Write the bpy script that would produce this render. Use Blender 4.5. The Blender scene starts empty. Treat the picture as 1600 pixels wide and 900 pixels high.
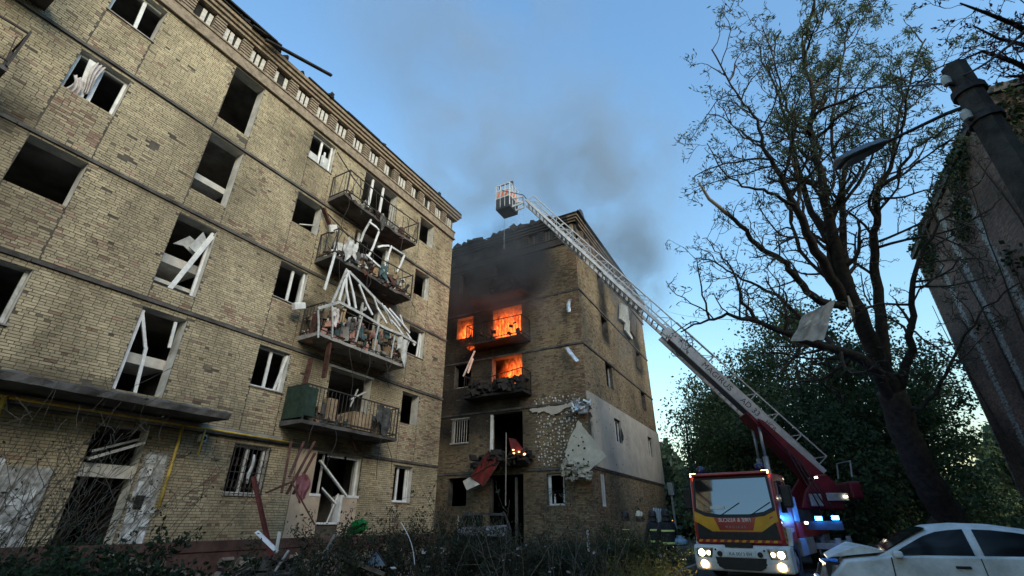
import bpy, bmesh, math, random
import numpy as np
from mathutils import Vector, Matrix

# ------------------------------------------------------------------ camera, sky, sun, exposure
H = 1.5                      # eye height
F_PX, CX, CY, HOR = 730.0, 800.0, 450.0, 814.0
PITCH = math.atan((HOR - CY) / F_PX)
HEAD = math.radians(28.9)    # x runs along the facades, y to the left, camera heads 28.9 deg left of x
SC = bpy.context.scene
COL = SC.collection
cam_d = bpy.data.cameras.new('camera')
cam_d.sensor_width = 36.0
cam_d.lens = F_PX / 1600 * 36
cam_d.clip_start = 0.05
cam_d.clip_end = 3000
cam = bpy.data.objects.new('camera', cam_d)
cam.location = (0, 0, H)
cam.rotation_euler = (math.pi / 2 + PITCH, 0, HEAD - math.pi / 2)
COL.objects.link(cam)
SC.camera = cam

SUN_EL, SUN_AZ = math.radians(22), math.radians(240)   # azimuth counted from +x towards +y: behind the camera
world = bpy.data.worlds.new('World')
SC.world = world
world.use_nodes = True
nt = world.node_tree
sky = nt.nodes.new('ShaderNodeTexSky')
sky.sky_type = 'NISHITA'
sky.sun_disc = False
sky.sun_elevation = SUN_EL
sky.sun_rotation = math.pi / 2 - SUN_AZ
sky.altitude = 150
sky.air_density = 2.2
sky.dust_density = 0.0
sky.ozone_density = 7.0
bg = nt.nodes['Background']
bg.inputs['Strength'].default_value = 0.15
nt.links.new(sky.outputs[0], bg.inputs['Color'])

sun_d = bpy.data.lights.new('sun', 'SUN')
sun_d.energy = 1.85
sun_d.angle = math.radians(38)
sun_d.color = (1.0, 0.84, 0.60)
sun = bpy.data.objects.new('sun', sun_d)
sv = Vector((math.cos(SUN_AZ) * math.cos(SUN_EL), math.sin(SUN_AZ) * math.cos(SUN_EL), math.sin(SUN_EL)))
sun.rotation_euler = sv.to_track_quat('Z', 'Y').to_euler()
sun.location = sv * 60
COL.objects.link(sun)
SC.view_settings.view_transform = 'Standard'
SC.view_settings.look = 'None'
SC.view_settings.exposure = 1.1
SC.view_settings.gamma = 1.0
SC.view_settings.use_curve_mapping = False
SC.render.engine = 'CYCLES'
SC.cycles.max_bounces = 6
SC.cycles.diffuse_bounces = 3
SC.cycles.glossy_bounces = 2
SC.cycles.transmission_bounces = 4
SC.cycles.transparent_max_bounces = 12
SC.cycles.volume_bounces = 0
SC.cycles.volume_step_rate = 2.0
SC.cycles.volume_max_steps = 96
SC.cycles.sample_clamp_indirect = 4.0

# ------------------------------------------------------------------ helpers
rnd = random.Random(7)
nrs = np.random.RandomState(11)
FW = np.array([math.cos(HEAD) * math.cos(PITCH), math.sin(HEAD) * math.cos(PITCH), math.sin(PITCH)])
RT = np.array([math.sin(HEAD), -math.cos(HEAD), 0.0])
UP = np.cross(RT, FW)
def ray(px, py): return FW + RT * (px - CX) / F_PX - UP * (py - CY) / F_PX
def at(px, py, t):
    """point at depth t metres along the view axis"""
    return Vector(ray(px, py) * t) + Vector((0, 0, H))
def onY(px, py, Y):
    r = ray(px, py); return Vector(r * (Y / r[1])) + Vector((0, 0, H))
def onX(px, py, X):
    r = ray(px, py); return Vector(r * (X / r[0])) + Vector((0, 0, H))
def pixel(p):
    q = np.array(p) - np.array([0, 0, H]); d = q @ FW
    return CX + F_PX * (q @ RT) / d, CY - F_PX * (q @ UP) / d, d

ORG = {}
def tag(o, label=None, cat=None, group=None, kind=None):
    if label: o['label'] = label
    if cat: o['category'] = cat
    if group: o['group'] = group
    if kind: o['kind'] = kind
    return o
def thing(name, label, cat, loc=(0, 0, 0), rz=0.0, group=None):
    o = bpy.data.objects.new(name, None)
    o.empty_display_size = 0.2
    COL.objects.link(o)
    o.location = loc
    o.rotation_euler = (0, 0, rz)
    ORG[o.name] = Vector(loc)
    return tag(o, label, cat, group)
def copy_tree(o, parent=None):
    c = o.copy(); COL.objects.link(c); c.parent = parent
    for ch in list(o.children): copy_tree(ch, c)
    return c

class MB:
    """collects shapes and links them as one mesh object"""
    def __init__(s): s.v = []; s.f = []; s.smooth = False
    def add(s, vs, fs):
        n = len(s.v); s.v.extend([tuple(p) for p in vs]); s.f.extend([tuple(i + n for i in f) for f in fs]); return s
    def box(s, a, b):
        x0, y0, z0 = a; x1, y1, z1 = b
        return s.add([(x0,y0,z0),(x1,y0,z0),(x1,y1,z0),(x0,y1,z0),(x0,y0,z1),(x1,y0,z1),(x1,y1,z1),(x0,y1,z1)],
                     [(0,3,2,1),(4,5,6,7),(0,1,5,4),(1,2,6,5),(2,3,7,6),(3,0,4,7)])
    def obox(s, c, ax, ay, az):
        """oriented box: centre, three half vectors"""
        c, ax, ay, az = Vector(c), Vector(ax), Vector(ay), Vector(az)
        vs = [c + ax*i + ay*j + az*k for k in (-1, 1) for (i, j) in ((-1,-1),(1,-1),(1,1),(-1,1))]
        return s.add(vs, [(0,3,2,1),(4,5,6,7),(0,1,5,4),(1,2,6,5),(2,3,7,6),(3,0,4,7)])
    def bar(s, p, q, w, h=None, roll=None):
        """rectangular bar from p to q"""
        p, q = Vector(p), Vector(q); d = q - p
        if d.length < 1e-6: return s
        d = d.normalized(); h = h or w
        u = Vector(roll) if roll is not None else (Vector((0,0,1)) if abs(d.z) < .95 else Vector((1,0,0)))
        sd = d.cross(u).normalized(); u2 = sd.cross(d)
        return s.obox((p + q) / 2, d * ((q - p).length / 2), sd * w / 2, u2 * h / 2)
    def prism(s, poly, d):
        """polygon (3d points) extruded by vector d"""
        n = len(poly); d = Vector(d); P = [Vector(p) for p in poly]
        return s.add(P + [p + d for p in P], [tuple(range(n - 1, -1, -1)), tuple(range(n, 2 * n))] + [(i, (i + 1) % n, n + (i + 1) % n, n + i) for i in range(n)])
    def tube(s, pts, rad, k=6, cap=True):
        P = [Vector(p) for p in pts]; n = len(P)
        if not hasattr(rad, '__len__'): rad = [rad] * n
        d0 = (P[1] - P[0]).normalized()
        u = d0.cross(Vector((0, 0, 1)))
        if u.length < .05: u = d0.cross(Vector((1, 0, 0)))
        u.normalize(); vs = []
        for i in range(n):
            d = (P[min(i + 1, n - 1)] - P[max(i - 1, 0)])
            d = d.normalized() if d.length > 1e-9 else d0
            u = (u - d * u.dot(d)); u = u.normalized() if u.length > 1e-6 else d.orthogonal().normalized()
            w = d.cross(u)
            for j in range(k):
                a = 2 * math.pi * j / k
                vs.append(P[i] + (u * math.cos(a) + w * math.sin(a)) * rad[i])
        fs = [(i*k+j, i*k+(j+1)%k, (i+1)*k+(j+1)%k, (i+1)*k+j) for i in range(n-1) for j in range(k)]
        if cap: fs += [tuple(range(k - 1, -1, -1)), tuple((n-1)*k + j for j in range(k))]
        return s.add(vs, fs)
    def ring(s, loops, cap=True):
        """loft of closed loops with equal counts"""
        k = len(loops[0]); vs = [p for l in loops for p in l]
        fs = [(i*k+j, i*k+(j+1)%k, (i+1)*k+(j+1)%k, (i+1)*k+j) for i in range(len(loops)-1) for j in range(k)]
        if cap: fs += [tuple(range(k - 1, -1, -1)), tuple((len(loops)-1)*k + j for j in range(k))]
        return s.add(vs, fs)
    def build(s, name, mat, parent=None, bev=0, smooth=None, seg=2, local=False):
        me = bpy.data.meshes.new(name)
        vs = s.v
        if parent is not None and not local:
            r = parent
            while r.parent: r = r.parent
            o = ORG.get(r.name, Vector((0, 0, 0)))
            vs = [(v[0] - o[0], v[1] - o[1], v[2] - o[2]) for v in vs]
        me.from_pydata(vs, [], s.f); me.update()
        if bev or smooth or s.smooth:
            bm = bmesh.new(); bm.from_mesh(me); bmesh.ops.recalc_face_normals(bm, faces=bm.faces); bm.to_mesh(me); bm.free()
        me.materials.append(mat)
        if smooth or s.smooth: me.shade_smooth()
        ob = bpy.data.objects.new(name, me); COL.objects.link(ob)
        if parent is not None: ob.parent = parent
        if bev:
            m = ob.modifiers.new('bevel', 'BEVEL'); m.width = bev; m.segments = seg; m.limit_method = 'ANGLE'
        return ob

def np_mesh(name, V, Fc, mat, parent=None, cols=None):
    """fast mesh from numpy quads; V (n,3), Fc (m,4), cols per vertex (n,3)"""
    me = bpy.data.meshes.new(name)
    if parent is not None:
        r = parent
        while r.parent: r = r.parent
        V = V - np.array(ORG.get(r.name, Vector((0, 0, 0))))
    n, m, k = len(V), len(Fc), Fc.shape[1]
    me.vertices.add(n); me.vertices.foreach_set('co', V.astype(np.float32).ravel())
    me.loops.add(m * k); me.loops.foreach_set('vertex_index', Fc.astype(np.int32).ravel())
    me.polygons.add(m); me.polygons.foreach_set('loop_start', np.arange(0, m * k, k, dtype=np.int32))
    me.update(calc_edges=True)
    if cols is not None:
        a = me.color_attributes.new('Col', 'FLOAT_COLOR', 'POINT')
        c4 = np.ones((n, 4), np.float32); c4[:, :3] = cols
        a.data.foreach_set('color', c4.ravel())
    me.shade_flat()
    me.materials.append(mat)
    ob = bpy.data.objects.new(name, me); COL.objects.link(ob)
    if parent is not None: ob.parent = parent
    return ob

# ------------------------------------------------------------------ materials
MATS = {}
def mat(name, col, rough=.8, metal=0.0, var=.25, scale=3.0, bump=.0, bscale=40., emit=None, estr=0, spec=.3, coat=0, alpha=None, col2=None, detail=6):
    """principled with noise driven colour variation"""
    if name in MATS: return MATS[name]
    m = bpy.data.materials.new(name); m.use_nodes = True
    n = m.node_tree.nodes; l = m.node_tree.links; b = n['Principled BSDF']
    b.inputs['Roughness'].default_value = rough
    b.inputs['Metallic'].default_value = metal
    b.inputs['Specular IOR Level'].default_value = spec
    if coat: b.inputs['Coat Weight'].default_value = coat
    tc = n.new('ShaderNodeTexCoord')
    if var > 0 or col2:
        nz = n.new('ShaderNodeTexNoise'); nz.inputs['Scale'].default_value = scale; nz.inputs['Detail'].default_value = detail
        nz.inputs['Roughness'].default_value = .65
        l.new(tc.outputs['Object'], nz.inputs['Vector'])
        cr = n.new('ShaderNodeValToRGB')
        c = np.array(col)
        lo = np.array(col2) if col2 else c * (1 - var)
        hi = c if col2 else np.clip(c * (1 + var), 0, 1)
        cr.color_ramp.elements[0].position = .36; cr.color_ramp.elements[1].position = .66
        cr.color_ramp.elements[0].color = (*lo, 1); cr.color_ramp.elements[1].color = (*hi, 1)
        l.new(nz.outputs[0], cr.inputs[0]); l.new(cr.outputs[0], b.inputs['Base Color'])
    else:
        b.inputs['Base Color'].default_value = (*col, 1)
    if bump:
        nb = n.new('ShaderNodeTexNoise'); nb.inputs['Scale'].default_value = bscale; nb.inputs['Detail'].default_value = 5
        l.new(tc.outputs['Object'], nb.inputs['Vector'])
        bp = n.new('ShaderNodeBump'); bp.inputs['Strength'].default_value = bump; bp.inputs['Distance'].default_value = .02
        l.new(nb.outputs[0], bp.inputs['Height']); l.new(bp.outputs[0], b.inputs['Normal'])
    if emit:
        b.inputs['Emission Color'].default_value = (*emit, 1); b.inputs['Emission Strength'].default_value = estr
    if alpha is not None: b.inputs['Alpha'].default_value = alpha
    MATS[name] = m
    return m
def mat_attr(name, rough=.9, bump=.12, bscale=60., translucent=0.0, stain=.55):
    """colour from the vertex attribute Col, modulated by fine noise"""
    m = bpy.data.materials.new(name); m.use_nodes = True
    n = m.node_tree.nodes; l = m.node_tree.links; b = n['Principled BSDF']
    b.inputs['Roughness'].default_value = rough; b.inputs['Specular IOR Level'].default_value = .2
    at_ = n.new('ShaderNodeAttribute'); at_.attribute_name = 'Col'
    tc = n.new('ShaderNodeTexCoord')
    nz = n.new('ShaderNodeTexNoise'); nz.inputs['Scale'].default_value = 9; nz.inputs['Detail'].default_value = 7; nz.inputs['Roughness'].default_value = .7
    l.new(tc.outputs['Object'], nz.inputs['Vector'])
    mr = n.new('ShaderNodeMapRange'); mr.inputs[1].default_value = .3; mr.inputs[2].default_value = .7; mr.inputs[3].default_value = .82; mr.inputs[4].default_value = 1.15
    l.new(nz.outputs[0], mr.inputs[0])
    mx = n.new('ShaderNodeVectorMath'); mx.operation = 'SCALE'
    n2 = n.new('ShaderNodeTexNoise'); n2.inputs['Scale'].default_value = .55; n2.inputs['Detail'].default_value = 9; n2.inputs['Roughness'].default_value = .68; n2.inputs['Distortion'].default_value = .5
    geo = n.new('ShaderNodeNewGeometry'); mp2 = n.new('ShaderNodeMapping'); mp2.inputs['Scale'].default_value = (1, 1, .55); l.new(geo.outputs['Position'], mp2.inputs[0]); l.new(mp2.outputs[0], n2.inputs['Vector'])
    m2 = n.new('ShaderNodeMapRange'); m2.inputs[1].default_value = .34; m2.inputs[2].default_value = .60; m2.inputs[3].default_value = stain; m2.inputs[4].default_value = 1.06; l.new(n2.outputs[0], m2.inputs[0])
    mm = n.new('ShaderNodeMath'); mm.operation = 'MULTIPLY'; l.new(mr.outputs[0], mm.inputs[0]); l.new(m2.outputs[0], mm.inputs[1])
    l.new(at_.outputs['Color'], mx.inputs[0]); l.new(mm.outputs[0], mx.inputs['Scale'])
    l.new(mx.outputs[0], b.inputs['Base Color'])
    if bump:
        nb = n.new('ShaderNodeTexNoise'); nb.inputs['Scale'].default_value = bscale; nb.inputs['Detail'].default_value = 4
        l.new(tc.outputs['Object'], nb.inputs['Vector'])
        bp = n.new('ShaderNodeBump'); bp.inputs['Strength'].default_value = bump; bp.inputs['Distance'].default_value = .01
        l.new(nb.outputs[0], bp.inputs['Height']); l.new(bp.outputs[0], b.inputs['Normal'])
    if translucent:
        tr = n.new('ShaderNodeBsdfTranslucent'); l.new(mx.outputs[0], tr.inputs['Color'])
        ms = n.new('ShaderNodeMixShader'); ms.inputs[0].default_value = translucent
        l.new(b.outputs[0], ms.inputs[1]); l.new(tr.outputs[0], ms.inputs[2]); l.new(ms.outputs[0], n['Material Output'].inputs['Surface'])
    return m
BRICK = mat_attr('brick_fired')
LEAF = mat_attr('leaf', rough=.6, bump=0, translucent=.3, stain=.8)
MORTAR = mat('mortar', (.085, .075, .06), .95, var=.35, scale=2.5, bump=.4, bscale=50)
CONC = mat('concrete_grey', (.26, .25, .23), .9, var=.35, scale=1.6, bump=.4, bscale=25)
CONC_D = mat('concrete_sooty', (.085, .08, .075), .95, var=.5, scale=1.8, bump=.5, bscale=25)
PLAST = mat('plaster_pale', (.50, .49, .45), .9, var=.25, scale=2.2, bump=.2, bscale=30)
PLAST_B = mat('plaster_beige', (.45, .36, .27), .9, var=.2, scale=1.7, bump=.2, bscale=30)
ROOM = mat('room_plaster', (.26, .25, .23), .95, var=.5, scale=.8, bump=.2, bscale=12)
CHAR = mat('charred', (.022, .021, .02), .95, var=.5, scale=4, bump=.5, bscale=30)
PVC = mat('white_window_plastic', (.66, .67, .66), .5, var=.18, scale=4)
PVC_D = mat('dusty_window_plastic', (.42, .43, .42), .6, var=.3, scale=5)
IRON = mat('railing_iron', (.05, .045, .042), .7, metal=.3, var=.4, scale=12)
RUST = mat('rusted_steel', (.09, .042, .032), .8, metal=.2, var=.5, scale=6, bump=.3)
REDRUST = mat('red_painted_steel', (.09, .022, .02), .8, var=.4, scale=3)
WOODD = mat('weathered_board', (.10, .075, .05), .9, var=.4, scale=5, bump=.3)
WOODP = mat('pale_split_board', (.42, .36, .28), .85, var=.3, scale=6, bump=.3)
YPIPE = mat('yellow_pipe_paint', (.50, .36, .07), .55, var=.3, scale=6)
GLASS_D = mat('dark_glass', (.010, .011, .012), .12, var=0, spec=.25)
CLOTH_W = mat('pale_cloth', (.5, .47, .46), .95, var=.25, scale=5)
CLOTH_P = mat('pink_cloth', (.24, .10, .12), .95, var=.35, scale=6)
# ------------------------------------------------------------------ facades: mortar wall with openings, proud bricks
def ragged(pts, amp, n=6, seed=0):
    rr = random.Random(seed); out = []
    for a, b_ in zip(pts, pts[1:] + pts[:1]):
        a, b_ = Vector(a), Vector(b_)
        for i in range(n):
            t = i/n; out.append(a.lerp(b_, t) + (Vector((0, rr.gauss(0,amp), rr.gauss(0,amp))) if i else Vector((0,0,0))))
    return out
def W3(Fr, u, d, z):
    O, U, N = Fr
    return Vector((O[0] + U[0]*u + N[0]*d, O[1] + U[1]*u + N[1]*d, z))
def fbox(mb, Fr, u0, u1, d0, d1, z0, z1):
    O, U, N = Fr
    c = W3(Fr, (u0+u1)/2, (d0+d1)/2, (z0+z1)/2)
    return mb.obox(c, Vector(U)*(u1-u0)/2, Vector(N)*(d1-d0)/2, (0, 0, (z1-z0)/2))
def wall_sheet(b, Fr, W, z0, z1, ops, depth=.38, wmat=MORTAR, rmat=PLAST, name='wall'):
    us = sorted({0., W, *[o[0] for o in ops], *[o[1] for o in ops]}); zs = sorted({z0, z1, *[o[2] for o in ops], *[o[3] for o in ops]})
    m = MB()
    for i in range(len(us)-1):
        for j in range(len(zs)-1):
            uc, zc = (us[i]+us[i+1])/2, (zs[j]+zs[j+1])/2
            if zc > z1 or any(o[0] < uc < o[1] and o[2] < zc < o[3] for o in ops): continue
            for dd in (0, -depth):
                m.add([W3(Fr, us[i], dd, zs[j]), W3(Fr, us[i+1], dd, zs[j]), W3(Fr, us[i+1], dd, zs[j+1]), W3(Fr, us[i], dd, zs[j+1])], [(0,1,2,3)])
    wl = m.build(name, wmat, b)
    for (a, c, e, g) in [o[:4] for o in ops]:
        r = MB()
        for q in (((a,e),(a,g)), ((c,e),(c,g)), ((a,g),(c,g)), ((a,e),(c,e))):
            (p0, p1), (p2, p3) = q
            r.add([W3(Fr,p0,0.001,p1), W3(Fr,p2,0.001,p3), W3(Fr,p2,-depth,p3), W3(Fr,p0,-depth,p1)], [(0,1,2,3)])
        r.build('window_reveal', rmat, b)
    return wl
BL, BH, JT = .205, .053, .0125
def brick_list(W, z0, z1, holes, seed):
    rs = np.random.RandomState(seed); out = []
    nrow = int((z1 - z0) / (BH + JT))
    for k in range(nrow):
        za = z0 + k * (BH + JT); zb = za + BH; zm = (za + zb) / 2
        segs = [(0., W)]
        for h in holes:
            if h[2] < zm < h[3]:
                ns = []
                for (a, c) in segs:
                    if h[1] <= a or h[0] >= c: ns.append((a, c)); continue
                    j0 = j1 = 0.
                    if .3 < h[1]-h[0] < 3:                              # chipped edges beside the openings
                        j0 = rs.rand()*.012 + (rs.rand()*.09 if rs.rand() < .16 else 0); j1 = rs.rand()*.012 + (rs.rand()*.09 if rs.rand() < .16 else 0)
                    if h[0] - j0 - a > .02: ns.append((a, h[0] - j0))
                    if c - h[1] - j1 > .02: ns.append((h[1] + j1, c))
                segs = ns
        off = (0.5 if k % 2 else 0) * (BL + JT) + rs.randint(-1, 2) * .05
        for (a, c) in segs:
            p = math.floor((a - off) / (BL + JT)) * (BL + JT) + off
            while p < c:
                s, e = max(p, a), min(p + BL, c)
                if (k % 5 == 0 or rs.rand() < .12) and e - s > BL*.9:                       # header course
                    mid = (s + e) / 2
                    out.append((s, mid - JT/2, za, zb)); out.append((mid + JT/2, e, za, zb))
                elif e - s > .03: out.append((s, e, za, zb))
                p += BL + JT
    out = np.array(out); ok = rs.rand(len(out)) > .004                     # a few bricks are blown out
    for q in range(int(W*1.3)):
        cu, cz, r_ = rs.rand()*W, z0 + rs.rand()*(z1-z0), .05 + .12*rs.rand()
        ok &= ((out[:,0]+out[:,1])/2 - cu)**2 + ((out[:,2]+out[:,3])/2 - cz)**2*2 > r_*r_
    return out[ok]
def brick_mesh(b, name, Fr, B, C, seed, lo=.004, hi=.011):
    rs = np.random.RandomState(seed); n = len(B)
    O, U, N = [np.array(q, float) for q in Fr]
    if len(O) == 2: O = np.append(O, 0)
    dp = lo + (hi - lo) * rs.rand(n) ** 1.5
    jit = (rs.rand(n, 4) - .5) * .006
    u0, u1, z0, z1 = (B + jit).T
    def pt(u, d, z): return O[None] + U[None]*u[:, None] + N[None]*d[:, None] + np.array([[0,0,1.]])*z[:, None]
    zr = np.full(n, -.004)
    V = np.stack([pt(u0,zr,z0), pt(u1,zr,z0), pt(u1,zr,z1), pt(u0,zr,z1), pt(u0,dp,z0), pt(u1,dp,z0), pt(u1,dp,z1), pt(u0,dp,z1)], 1).reshape(-1, 3)
    q = np.array([(4,5,6,7),(0,1,5,4),(1,2,6,5),(2,3,7,6),(3,0,4,7)])
    Fc = (np.arange(n)[:, None, None] * 8 + q[None]).reshape(-1, 4)
    return np_mesh(name, V, Fc, BRICK, b, np.repeat(C, 8, 0))
def patch(u, z, s, ph):
    """smooth pseudo noise 0..1"""
    return .5 + .25*np.sin(u*s + ph + 1.3*np.sin(z*s*.8 + ph*2)) + .25*np.sin(z*s*1.37 + 2.1*ph + 1.1*np.sin(u*s*.6 + ph))
TAN, TAN2, RED, DRK = np.array([.44,.37,.242]), np.array([.37,.318,.213]), np.array([.29,.20,.145]), np.array([.20,.165,.12])
def mixc(n, rs, pred, pdark, light=1.0):
    r = rs.rand(n); t = rs.rand(n)[:, None]
    c = TAN*t + TAN2*(1-t)
    c = np.where((r < pred)[:, None], RED*(.8+.5*t), c)
    c = np.where((r > 1 - pdark)[:, None], DRK*(.8+.6*t), c)
    return c * (.84 + .30*rs.rand(n))[:, None] * light
def window(b, Fr, u0, u1, z0, z1, inset=.16, mull=(.5,), bars=(), mt=None, sill=True, left=True, right=True, top=True, bottom=True, tilt=0, label=None, fw=.07):
    """window part = its outer frame; sashes, mullions and sill are its sub-parts"""
    mt = mt or PVC
    m = MB()
    if left: fbox(m, Fr, u0+.005, u0+fw, -inset-.07, -inset, z0+.005, z1-.005)
    if right: fbox(m, Fr, u1-fw, u1-.005, -inset-.07, -inset, z0+.005, z1-.005)
    if top: fbox(m, Fr, u0+fw+.002, u1-fw-.002, -inset-.068, -inset-.003, z1-fw, z1-.006)
    if bottom: fbox(m, Fr, u0+fw+.002, u1-fw-.002, -inset-.068, -inset-.003, z0+.006, z0+fw)
    o = m.build('window', mt, b, bev=.008)
    if label: o['label'] = label
    for f in mull:
        u = u0 + (u1-u0)*f; k = MB()
        p = W3(Fr, u, -inset-.035, z0+fw); q = W3(Fr, u + tilt*(z1-z0), -inset-.035, z1-fw)
        k.bar(p, q, .085, .06, roll=Fr[2]); k.build('mullion', mt, o, bev=.006)
    for (fa, za, fb, zb) in bars:
        k = MB(); p = W3(Fr, u0+(u1-u0)*fa, -inset+.02, z0+(z1-z0)*za); q = W3(Fr, u0+(u1-u0)*fb, -inset+.06, z0+(z1-z0)*zb)
        k.bar(p, q, .07, .05, roll=Fr[2]); k.build('broken_sash_bar', mt, o, bev=.006)
    if sill:
        k = MB(); fbox(k, Fr, u0-.04, u1+.04, -inset, .05, z0-.035, z0-.002); k.build('sill', CONC, o)
    return o
def balcony(b, Fr, u0, u1, z, dep=1.0, rail=1.05, nb=24, broken=(), label=None, smat=None, post_only=False, sag=0, imat=None):
    """concrete slab with an iron railing; every baluster is a sub-part"""
    smat = smat or CONC_D; imat = imat or IRON
    m = MB(); n = 14; rr = random.Random(int(z*10))
    # ragged slab: loft across u with uneven front edge
    loops = []
    for i in range(n+1):
        u = u0 + (u1-u0)*i/n; e = dep - rr.random()*.05 - (rr.random()*.12 if broken else 0)
        s = -sag * math.sin(math.pi*i/n)
        loops.append([W3(Fr,u,0,z+s), W3(Fr,u,e,z+s+.03), W3(Fr,u,e,z+s+.13), W3(Fr,u,0,z+.16)])
    m.ring(loops); o = m.build('balcony', smat, b)
    if label: o['label'] = label
    def sg(u, d): return -sag*math.sin(math.pi*min(max((u-u0)/(u1-u0),0),1))
    path = [(u0+.04, 0.02), (u0+.04, dep-.06), (u1-.04, dep-.06), (u1-.04, 0.02)]
    k = MB()
    for (a, c) in zip(path[:-1], path[1:]):
        for hz in (.12, rail):
            if broken and hz == rail and a[1] > .5 and c[1] > .5:
                mid = ((a[0]+c[0])/2, a[1]+.15, z+.13+hz-.28)
                k.bar(W3(Fr,a[0],a[1],z+.13+hz), W3(Fr,*mid), .035); k.bar(W3(Fr,*mid), W3(Fr,c[0],c[1],z+.13+hz-.05), .035)
            else: k.bar(W3(Fr,a[0],a[1],z+.13+hz), W3(Fr,c[0],c[1],z+.13+hz), .035)
    for (a, c) in path: k.bar(W3(Fr,a,c,z+.13), W3(Fr,a,c,z+.13+rail+.02), .04)
    k.build('railing', imat, o)
    tot = [(u0+.04, .02+(dep-.08)*i/6) for i in range(1, 6)] + [(u0+.04+(u1-u0-.08)*i/nb, dep-.06) for i in range(1, nb)] + [(u1-.04, .02+(dep-.08)*i/6) for i in range(1, 6)]
    me = None
    for i, (u, d) in enumerate(tot):
        if broken and rr.random() < .35: continue
        if me is None:
            q = MB(); q.box((-.008,-.008,.06), (.008,.008,rail-.02)); ob = q.build('baluster', imat, o, local=True); me = ob.data
        else:
            ob = bpy.data.objects.new('baluster', me); COL.objects.link(ob); ob.parent = o
        r = o.parent
        ob.location = W3(Fr, u, d, z+.13 + sg(u,d)) - ORG[r.name]
        if broken: ob.rotation_euler = (rr.gauss(0,.14), rr.gauss(0,.14), 0)
    return o
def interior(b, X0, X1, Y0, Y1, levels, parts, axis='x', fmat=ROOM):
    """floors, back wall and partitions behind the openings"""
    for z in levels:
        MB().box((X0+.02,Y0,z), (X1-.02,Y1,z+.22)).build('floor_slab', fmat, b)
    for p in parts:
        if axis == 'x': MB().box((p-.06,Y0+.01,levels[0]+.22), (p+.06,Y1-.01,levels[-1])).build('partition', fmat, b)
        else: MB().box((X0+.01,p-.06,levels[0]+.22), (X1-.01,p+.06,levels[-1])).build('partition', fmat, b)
def cornice(b, Fr, W, first, vents=True, seed=0, cols=None, smat=None, slat=None):
    """frieze with slatted attic vents between grooved brick piers, under a stepped eave"""
    cm = smat or mat('cornice_brick', (.24,.195,.145), .9, var=.35, scale=7, bump=.4, bscale=40)
    m = MB()
    fbox(m, Fr, -.10, W+.10, -.3, .10, 14.93, 15.02)
    fbox(m, Fr, -.06, W+.06, -.3, .06, 15.022, 15.36)
    fbox(m, Fr, -.10, W+.10, -.3, .10, 15.362, 15.43)
    fbox(m, Fr, -.02, W+.02, -.3, -.09, 15.432, 16.13)
    fbox(m, Fr, -.14, W+.14, -.3, .14, 16.132, 16.25)
    fbox(m, Fr, -.22, W+.22, -.3, .22, 16.252, 16.38)
    fbox(m, Fr, -.30, W+.30, -.3, .30, 16.382, 16.52)
    m.build('cornice', cm, b, bev=.01, seg=1)
    e = MB(); rr = random.Random(seed); u = -.33
    while u < W + .3:
        L = .6 + rr.random()*1.4
        if rr.random() > .12: fbox(e, Fr, u, min(u+L, W+.33), -.4, .335 + rr.random()*.03, 16.523, 16.56 + rr.random()*.05)
        u += L + .01
    tag(e.build('eave_flashing', CHAR, b), kind='stuff')
    u = first; shared = {}
    vm = slat or mat('vent_slat_white', (.50,.49,.45), .8, var=.3, scale=6)
    us = []
    while u < W - .2:
        if u > .2: us.append(u)
        u += .932
    org = ORG[b.name]; ang = math.atan2(Fr[1][1], Fr[1][0])
    for i, u in enumerate(us):
        bk = MB(); fbox(bk, Fr, u-.285, u+.285, -.088, -.07, 15.434, 16.128); vt = bk.build('attic_vent', CHAR, b)
        for j in (-1, 0, 1):
            if rr.random() < .06: continue
            if 's' not in shared:
                q = MB(); q.box((-.062,-.012,0), (.062,.012,.60)); ob = q.build('slat', vm, vt, local=True); shared['s'] = ob.data
            else:
                ob = bpy.data.objects.new('slat', shared['s']); COL.objects.link(ob); ob.parent = vt
            ob.location = W3(Fr, u + j*.185, -.04, 15.436) - org; ob.rotation_euler = (0, rr.gauss(0,.02), ang)
    for i, u in enumerate(us[:-1]):
        q = MB()
        for k in range(6): fbox(q, Fr, u+.29, u+.642, -.088, .075, 15.434 + k*.117, 15.434 + k*.117 + .07)
        fbox(q, Fr, u+.31, u+.622, -.088, .03, 15.44, 16.12)
        q.build('grooved_pier', cm, b)

# ================================================================== LEFT BUILDING (facade y = 13, from x = -5 to 17)
LB = thing('apartment_building', 'five storey tan brick apartment block with blown out windows and wrecked balconies', 'building', (6, 13, 0))
LF = (Vector((-5, 13, 0)), Vector((1, 0, 0)), Vector((0, -1, 0)))
LW = 22.0
ZB = [2.13, 5.0, 7.86, 10.66, 13.52]          # sill heights per storey
ZT = [3.40, 6.25, 9.13, 11.92, 14.82]
BANDS = [3.52, 6.37, 9.17, 12.03, 14.93]
ops = []
def X(u): return u + 5.0
for k in range(5):
    ops.append((X(1.61), X(2.69), ZB[k], ZT[k]))
    ops.append((X(7.97), X(9.03), ZB[k], ZT[k]))
    ops.append((X(14.38), X(15.40), ZB[k], ZT[k]))
    if k: ops.append((X(10.68), X(12.62), ZB[k]-.78, ZT[k]+.02)); ops.append((X(-2.6), X(-.6), ZB[k]-.78, ZT[k]))
ops += [(X(4.80), X(5.85), 4.18, 6.23), (X(4.80), X(5.85), 6.90, 9.02), (X(4.82), X(5.86), 9.87, 11.98), (X(4.82), X(5.85), 12.65, 14.86),
        (X(4.78), X(5.83), .75, 3.42), (X(-2.6), X(-.6), 1.4, 3.4)]
ops += [(X(10.72), X(11.12), 2.22, 3.46), (X(11.12), X(11.95), 1.40, 3.46), (X(11.95), X(12.62), 2.22, 3.46)]
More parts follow.
